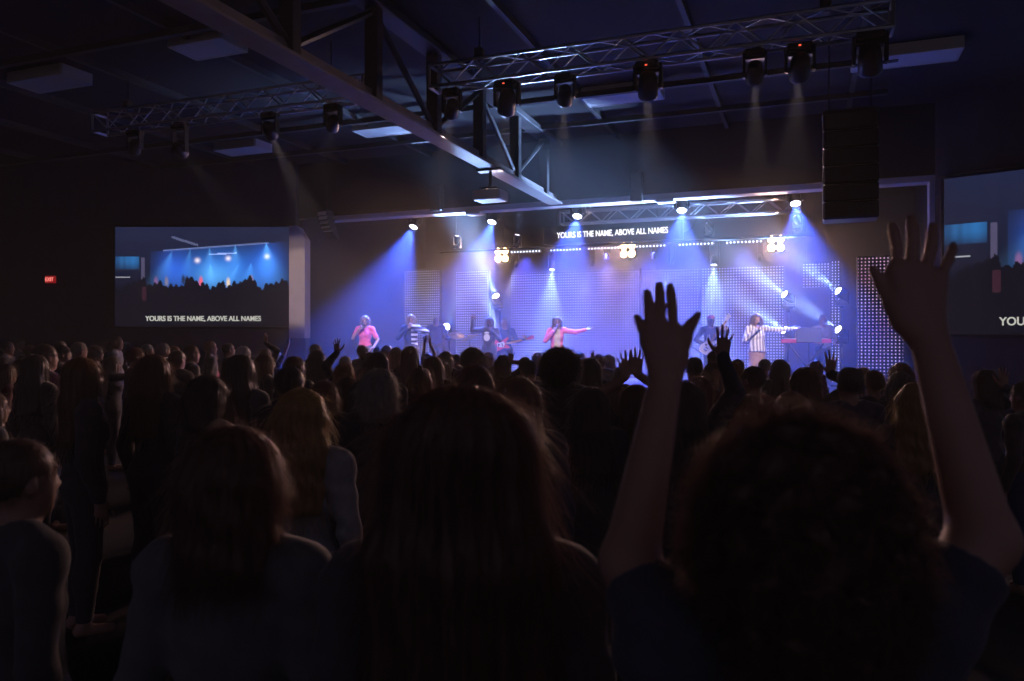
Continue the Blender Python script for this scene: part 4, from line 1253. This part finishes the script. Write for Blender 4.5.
for px, b, z, r, tl, lab in ((456, 1.9, 1.27, .24, .25, 'brass cymbal tilted on the left drum stand'), (470, 1.85, 1.22, .26, -.3, 'brass cymbal tilted on the right drum stand, by the raised arm singer')):
    c = S(a_of(px, b), b, STAGE_Z)
    d = empty('cymbal', c, -YAW, lab, 'cymbal', 'cymbals of the drum kit')
    ax = Vector((tl, -.35, 1)).normalized()
    MB().lathe([(0, r), (.03, r * .25), (.055, r * .16), (.06, .0)], Vector((0, 0, z)), ax, 28).build('plate', M['brass'], d, True)
    MB().tube((0, 0, .25), (0, 0, z + .07), .012, n=8).build('pole', M['chrome'], d)
    for t in (0, 2.09, 4.19): MB().tube((0, 0, .4), (.26 * math.cos(t), .26 * math.sin(t), .012), .011, n=6).build('leg', M['chrome'], d)

# ------------------------------------------------------------------ the crowd
# px of head centre, py of head top, head width px, hair, hair colour, sex, clothes, label, turn (degrees added), raised arms [(wrist px, wrist py, nearer by m, side, finger lean)], skin
CROWD = [
 # far left, in the dark below and left of the lyric screen
 (8, 341, 10, 'short', 'dk', 'M', 'black', 'small far person at the left edge below the exit sign, cheek faintly lit', 20),
 (20, 339, 9, 'bob', 'br', 'F', 'black', 'small far person second from the left edge, directly under the exit sign'),
 (31, 345, 10, 'short', 'br', 'M', 'navy', 'small person with a lit cheek just left of the short haired man in purple'),
 (46, 344, 20, 'short', 'dk', 'M', 'purple', 'short haired man in purple with a lit cheek, under the exit sign', 15),
 (61, 341, 10, 'short', 'gr', 'M', 'black', 'small far person with a glinting crown, right of the exit sign'),
 (63, 345, 13, 'short', 'dk', 'M', 'navy', 'person in profile with a pink lit face, right behind the man in purple', 25),
 (80, 342, 12, 'short', 'gr', 'M', 'black', 'far grey haired person whose crown catches the light, left of the screen edge'),
 (96, 345, 16, 'bob', 'dk', 'F', 'black', 'person in profile with a reddish face below the lower left screen corner', 20),
 (109, 341, 10, 'long', 'dkbl', 'F', 'black', 'far woman with fair hair lit on one side, first below the screen corner'),
 (117, 336, 10, 'short', 'br', 'M', 'lgrey', 'tall far person rising above the row under the left end of the screen', 20),
 (127, 342, 9, 'bob', 'dk', 'F', 'navy', 'far small dark person right of the tall one under the screen'),
 (113, 356, 16, 'long', 'dk', 'F', 'black', 'dark haired woman raising one thin lit forearm beneath the screen', 20, [(125, 366, .05, 'R', .05)]),
 (136, 347, 15, 'short', 'rd', 'M', 'black', 'man with an orange lit face right of the raised thin forearm', 20),
 (148, 344, 10, 'short', 'wt', 'M', 'navy', 'far pale haired person in profile above the long haired woman with the golden edge', 30),
 (164, 343, 11, 'short', 'gr', 'M', 'black', 'far grey topped person under the middle left of the screen'),
 (175, 346, 10, 'short', 'dkbl', 'M', 'grey', 'far small person with a light forehead under the caption of the left screen'),
 (178, 350, 14, 'short', 'dk', 'M', 'black', 'dark person with only a sliver of cheek lit, in front of two far heads'),
 (192, 345, 13, 'short', 'br', 'M', 'black', 'man in black with a fully lit face, under the middle of the left screen', 25),
 (211, 341, 10, 'short', 'dkbl', 'M', 'grey', 'far fair haired person under the right half of the left screen', 15),
 (212, 351, 12, 'long', 'br', 'F', 'pink', 'woman in a pink top under the right half of the left screen', 20),
 (229, 343, 10, 'short', 'dk', 'M', 'navy', 'far dark haired person with a bright cheek beneath the last caption word', 20),
 (244, 346, 13, 'short', 'wt', 'M', 'black', 'white haired man above the dark long haired woman, right of the caption'),
 (266, 348, 10, 'short', 'dk', 'M', 'black', 'far person lifting a small reddish hand beneath the right corner of the left screen', 0, [(266, 343, .1, 'R', .0)]),
 (278, 352, 9, 'bob', 'dk', 'F', 'navy', 'far person stretching one bare arm up towards the foot of the pale pillar', 0, [(289, 343, .1, 'R', .12)]),
 (22, 358, 14, 'bob', 'dk', 'F', 'black', 'dark person behind the long haired woman at the left edge, cheek just lit'),
 (8, 364, 18, 'long', 'br', 'F', 'maroon', 'long haired woman at the left edge with her cheek lit, below two far heads', 20),
 (37, 354, 26, 'long', 'dk', 'F', 'black', 'long dark haired woman in black hiding the man in purple'),
 (84, 357, 38, 'long', 'dkbl', 'F', 'black', 'woman in profile with a lit face and hair edge in a round shouldered top', 32),
 (-6, 398, 30, 'long', 'br', 'F', 'black', 'person cut off by the left edge with a sliver of orange cheek', 30),
 (155, 354, 37, 'long', 'rd', 'F', 'black', 'long haired woman with a golden right hair edge under the left screen', 8),
 (209, 374, 43, 'bob', 'dk', 'F', 'black', 'dark haired person in profile with glowing jaw in front of the pink top', 22),
 (241, 354, 33, 'long', 'dk', 'F', 'grey', 'long dark haired woman right of the pink top, hair edge faintly red'),
 (266, 354, 20, 'bob', 'br', 'F', 'black', 'woman in profile with glasses and brown hair left of the pale pillar foot', 30),
 (295, 356, 22, 'bob', 'br', 'F', 'navy', 'brown haired person in front of the pillar foot, hair lit on the right'),
 (291, 366, 28, 'short', 'dk', 'M', 'black', 'man with a bare ear in front of the pillar foot'),
 (316, 344, 10, 'short', 'gr', 'M', 'navy', 'far grey capped head against the blue haze right of the pillar foot'),
 (318, 350, 18, 'long', 'dk', 'F', 'maroon', 'dark long haired woman in reddish top at the left end of the blue haze'),
 (346, 356, 11, 'short', 'wt', 'M', 'pink', 'white haired person just right of the raised dark hand'),
 (345, 363, 21, 'greybob', 'dkbl', 'F', 'black', 'wavy haired woman raising a dark hand left of the pink shirt singer', 0, [(337, 353, .1, 'L', -.02)]),
 (363, 345, 10, 'short', 'dk', 'M', 'grey', 'man in a grey shirt standing clear of the crowd below the pink shirt singer'),
 (379, 347, 8, 'short', 'dk', 'M', 'black', 'tiny dark head right of the man in grey, far forward'),
 (388, 345, 11, 'bob', 'rd', 'F', 'black', 'far auburn head between the pink shirt and striped dress singers'),
 (371, 352, 12, 'short', 'dk', 'M', 'navy', 'dark head right below the man in the grey shirt'),
 (397, 347, 14, 'long', 'br', 'F', 'maroon', 'brown long haired woman left below the striped dress singer'),
 (379, 352, 21, 'short', 'dk', 'M', 'black', 'broad dark head in the row below the man in the grey shirt'),
 (411, 346, 18, 'long', 'dk', 'F', 'black', 'long dark haired woman right below the striped dress singer'),
 (428, 353, 11, 'bob', 'dk', 'F', 'purple', 'person joining both raised hands overhead right of the striped dress singer', 0, [(425, 343, .1, 'L', .12), (430, 343, .1, 'R', -.12)]),
 (434, 356, 22, 'long', 'br', 'F', 'brown', 'long haired woman in front of the joined raised hands'),
 (446, 351, 16, 'long', 'br', 'F', 'black', 'long brown haired woman below the white disc lamp by the drums'),
 (457, 354, 9, 'short', 'dk', 'M', 'black', 'small dark head left of the big round dark head'),
 (473, 347, 25, 'afro', 'dk', 'M', 'black', 'big round dark head below the raised arm singer'),
 (489, 352, 12, 'bob', 'rd', 'F', 'brown', 'reddish head right of the big round dark head'),
 (503, 355, 18, 'bob', 'dk', 'F', 'black', 'bob haired woman raising an open hand below the red guitar', 0, [(511, 362, .1, 'R', .0)]),
 (525, 357, 13, 'short', 'br', 'M', 'black', 'head with a reddish crown left of the tall curly head'),
 (530, 360, 15, 'short', 'dk', 'M', 'navy', 'dark short haired head touching the left of the tall curly head'),
 (538, 352, 11, 'bob', 'br', 'F', 'black', 'small brown head half hidden left behind the tall curly head'),
 (580, 352, 10, 'bob', 'rd', 'F', 'brown', 'small auburn head half hidden right behind the tall curly head'),
 (560, 346, 43, 'afro', 'dk', 'F', 'black', 'tall person with a big dark curly head below the pink jacketed singer'),
 (599, 354, 12, 'bob', 'br', 'F', 'black', 'far woman raising an open hand right of the pink jacketed singer', 0, [(592, 358, .05, 'L', .1)]),
 (591, 358, 21, 'long', 'dk', 'F', 'black', 'long dark haired woman right of the tall curly head'),
 (609, 354, 12, 'long', 'br', 'F', 'maroon', 'far long haired woman just left of the raised pair of hands'),
 (602, 356, 9, 'short', 'br', 'M', 'grey', 'tiny brown head squeezed left of the far long haired woman'),
 (619, 368, 12, 'short', 'dk', 'M', 'black', 'dark head below the raised pair of hands'),
 (636, 384, 34, 'long', 'dk', 'F', 'black', 'woman holding up a pair of hands beside the big raised hand', 0, [(625, 377, .2, 'L', -.05), (637, 374, .2, 'R', .0)]),
 (694, 357, 17, 'short', 'dk', 'M', 'navy', 'dark head right of the big raised hand, below the cap wearing guitarist'),
 (713, 351, 12, 'short', 'br', 'M', 'grey', 'far man directly below the cap wearing guitarist'),
 (712, 362, 18, 'bob', 'br', 'F', 'black', 'head left of the raised dark arm, crown lit orange'),
 (698, 376, 28, 'bob', 'rd', 'F', 'black', 'head with a glowing reddish crown beside the big raised wrist'),
 (684, 381, 40, 'long', 'dk', 'F', 'black', 'long dark haired woman raising a dark spread hand in front of the cap wearing guitarist', 0, [(723, 357, .2, 'R', .06)]),
 (737, 359, 13, 'short', 'dk', 'M', 'black', 'small dark head peeking right of the raised dark arm'),
 (731, 362, 27, 'long', 'dkbl', 'F', 'brown', 'brown long haired woman right of the dark raised forearm'),
 (752, 366, 20, 'short', 'dk', 'M', 'maroon', 'man in profile with a dark cap shaped crown below the patterned shirt singer', -40),
 (764, 359, 12, 'short', 'gr', 'M', 'white', 'grey haired man in a white shirt below the patterned shirt singer'),
 (779, 359, 19, 'long', 'dk', 'F', 'black', 'dark long haired woman right of the grey haired man in white'),
 (815, 360, 13, 'bob', 'rd', 'F', 'maroon', 'small auburn head left of the raised hand below the keyboard player'),
 (804, 367, 32, 'bob', 'br', 'F', 'black', 'broad haired woman raising an open hand below the keyboard player', 0, [(831, 374, .2, 'R', .0)]),
 (849, 367, 24, 'short', 'dk', 'M', 'navy', 'dark haired man right of the raised hand below the keyboard player'),
 (790, 391, 38, 'long', 'br', 'F', 'black', 'head with a thin lit outline just above the nearest curly hair'),
 (862, 393, 13, 'bob', 'rd', 'F', 'maroon', 'small person with an orange lit cheek below the bright pinkish dotted wall', -30),
 (873, 370, 19, 'short', 'rd', 'M', 'black', 'reddish crown at the foot of the bright pinkish dotted wall'),
 (873, 377, 22, 'bob', 'dkbl', 'F', 'black', 'fair head in front of the reddish crown by the pinkish dotted wall'),
 (900, 363, 24, 'bob', 'rd', 'F', 'black', 'red rimmed head left of the biggest raised arm'),
 (899, 371, 27, 'long', 'dk', 'F', 'black', 'dark haired woman with a lit left edge before the red rimmed head'),
 (914, 382, 40, 'longwavy', 'bl', 'F', 'black', 'woman with long streaming golden blond hair beside the biggest raised arm', 15),
 (984, 369, 28, 'bob', 'dk', 'F', 'grey', 'dark haired woman raising a sleeved forearm and hand below the right lyric screen', 0, [(1004, 388, .15, 'R', .0)]),
 (1024, 381, 22, 'short', 'br', 'M', 'black', 'person cut off by the right edge, ear faintly orange', -20),
 # middle rows
 (349, 377, 24, 'long', 'br', 'F', 'black', 'woman with long brown hair beside the bob with the glowing edge'),
 (325, 380, 31, 'bob', 'rd', 'F', 'black', 'bob haired head with a glowing edge behind the blond in the pale sweater'),
 (421, 367, 25, 'bob', 'br', 'F', 'black', 'bob haired head right of the grey haired woman'),
 (380, 368, 42, 'greybob', 'gr', 'F', 'black', 'grey haired woman with tousled bob and black top'),
 (475, 364, 40, 'bob', 'br', 'F', 'black', 'brown topped head directly behind the nearest straight haired woman'),
 (368, 372, 16, 'bob', 'rd', 'F', 'black', 'small reddish head just left of the grey haired woman'),
 (518, 376, 50, 'long', 'br', 'F', 'navy', 'woman with long hair flicked at the ends right of the nearest straight haired woman'),
 (590, 386, 38, 'long', 'dk', 'F', 'black', 'long dark haired woman below the tall curly head'),
 (612, 392, 24, 'bob', 'br', 'F', 'black', 'head tucked between two long haired women left of the big raised wrist'),
 (303, 387, 56, 'longwavy', 'bl', 'F', 'lgrey', 'blond woman with long hair in a pale sweater left of the grey haired woman'),
 (750, 394, 34, 'bob', 'br', 'F', 'maroon', 'head in a reddish top at the left above the nearest curly hair'),
 (22, 438, 58, 'short', 'br', 'M', 'black', 'man in profile at the lower left edge with nose and cheek faintly lit', 30),
]
TARGET = Vector((1.6, 18.0, 0))
place = []
for row in CROWD:
    px, py, w, hair = row[0], row[1], row[2], row[3]
    hw, zt = HD[hair]
    d = ZC / (w * zt / (F * hw) + (py - CY) / F)
    lim = min(depth_at(px, -3.0), 19.2) - .15
    place.append([min(d, lim), px, py, zt, row, lim])
HERO_KEEP = [(.35, .98), (-.07, 1.28), (-.58, 1.66)]
place.sort(key=lambda q: q[0])
for it in range(160):
    for i, q in enumerate(place):
        for j in range(i):
            p = place[j]
            dx = (q[1] - CX) / F * q[0] - (p[1] - CX) / F * p[0]; dy = q[0] - p[0]
            nd = math.hypot(dx / .50, dy / .44)
            if nd < 1:
                m = (1 - nd) * .16
                q[0] = min(q[0] + m, q[5]); p[0] = max(p[0] - m * .5, 1.3)
        for hx, hy in HERO_KEEP:
            dx = (q[1] - CX) / F * q[0] - hx; dy = q[0] - hy
            if math.hypot(dx / .5, dy / .45) < 1: q[0] += .05
for d, px, py, zt, row, lim in place:
    _, _, w, hair, hc, sex, top, label = row[:8]
    turn = row[8] if len(row) > 8 else 0
    arms = row[9] if len(row) > 9 else None
    x = (px - CX) / F * d
    s = min(max((ZC - (py - CY) * d / F) / zt, .84), 1.12)
    yaw = -math.atan2(TARGET.x - x, TARGET.y - d) * .8 - math.radians(turn) + rnd.uniform(-.08, .08)
    A = None
    if arms:
        A = {}
        ci, si = math.cos(-yaw), math.sin(-yaw)
        for wx, wy, near, side, lean in arms:
            p = at(wx, wy, d - near)
            lx, ly, lz = p.x - x, p.y - d, p.z
            L = v3((ci * lx - si * ly) / s, (si * lx + ci * ly) / s, lz / s)
            sx = 1 if side == 'R' else -1
            sh = v3(sx * SH * .93, .0, 1.42)
            e, wq = ik(sh, L, (sx * .8, .35, -.5))
            f = v3(lean * 1.0 * ci, 0, 1)
            A[side] = (e, wq, f, v3(0, 1, .1), 'open')
    skin = 'skin2' if rnd.random() < .5 else 'skin'
    person((x, d, 0), yaw, s, label, hair, hc, top, 'black' if sex == 'F' else 'denim', sex, skin, 'the audience', A, res=.0085 if arms else .011, sleeve='long' if not arms or rnd.random() < .6 else 'short')

# ------------------------------------------------------------------ the three nearest people
def hero(px, top_py, d, hair, hc, top, label, yaw=0.0, arms=None, res=.006, **kw):
    zt = HD[hair][1]
    s = (ZC - (top_py - CY) * d / F) / zt
    x = (px - CX) / F * d
    A = None
    if arms:
        A = {}
        inv = lambda p: ((Matrix.Rotation(-yaw, 3, 'Z') @ (p - Vector((x, d, 0)))) / s)
        for side, (el, h) in arms.items():
            J = {k: ([v3(*inv(q)) for q in v] if isinstance(v, list) else v3(*inv(v))) for k, v in h.items()}
            A[side] = (v3(*inv(el)), J['w'], J, None, 'joints')
    return person((x, d, 0), yaw, s, label, hair, hc, top, 'black', 'F', 'skin2', None, A, res=res, **kw)
hero(463, 383, 1.28, 'longwide', 'rd', 'black', 'nearest woman seen from behind with long straight reddish brown hair, centre of the crowd', .0)
hero(237, 424, 1.66, 'flip', 'rd', 'grey', 'near woman from behind with shoulder length flicked hair in a pale sweater', -.12)
def hand_from(wrist, cmc, thumb, knuckles, tips, d0, d1):
    """Hand joints at their own depths: wrist at d0, fingertips at d1; thumb and fingers end nearer the stage."""
    P = lambda q, t: at(q[0], q[1], d0 + (d1 - d0) * t)
    return dict(w=P(wrist, 0), c=P(cmc, .35), th=[P(thumb[0], .5), P(thumb[1], .68), P(thumb[2], .8)], k=[P(q, .55) for q in knuckles], t=[P(q, 1.0) for q in tips])
HL = hand_from((665, 383), (677, 362), [(684, 339), (690, 326), (698, 315)], [(673, 331), (660, 328), (650, 331), (646, 341)], [(670, 283), (659, 281.5), (646.5, 289), (635.5, 314)], 1.27, 1.335)
HR = hand_from((930, 342), (903, 322), [(893, 305), (882, 284), (873, 269)], [(897, 271), (911, 268), (926, 270), (940, 277)], [(891.5, 222), (911, 215), (933, 222), (954.5, 242)], 1.14, 1.20)
ARM = dict(L=(at(630, 562, 1.09), HL), R=(at(984, 540, 1.02), HR))
hero(790, 403, .98, 'curly', 'rd', 'navy', 'nearest woman from behind with fluffy curly hair raising both spread hands', .0, ARM, .005, sleeve='short')
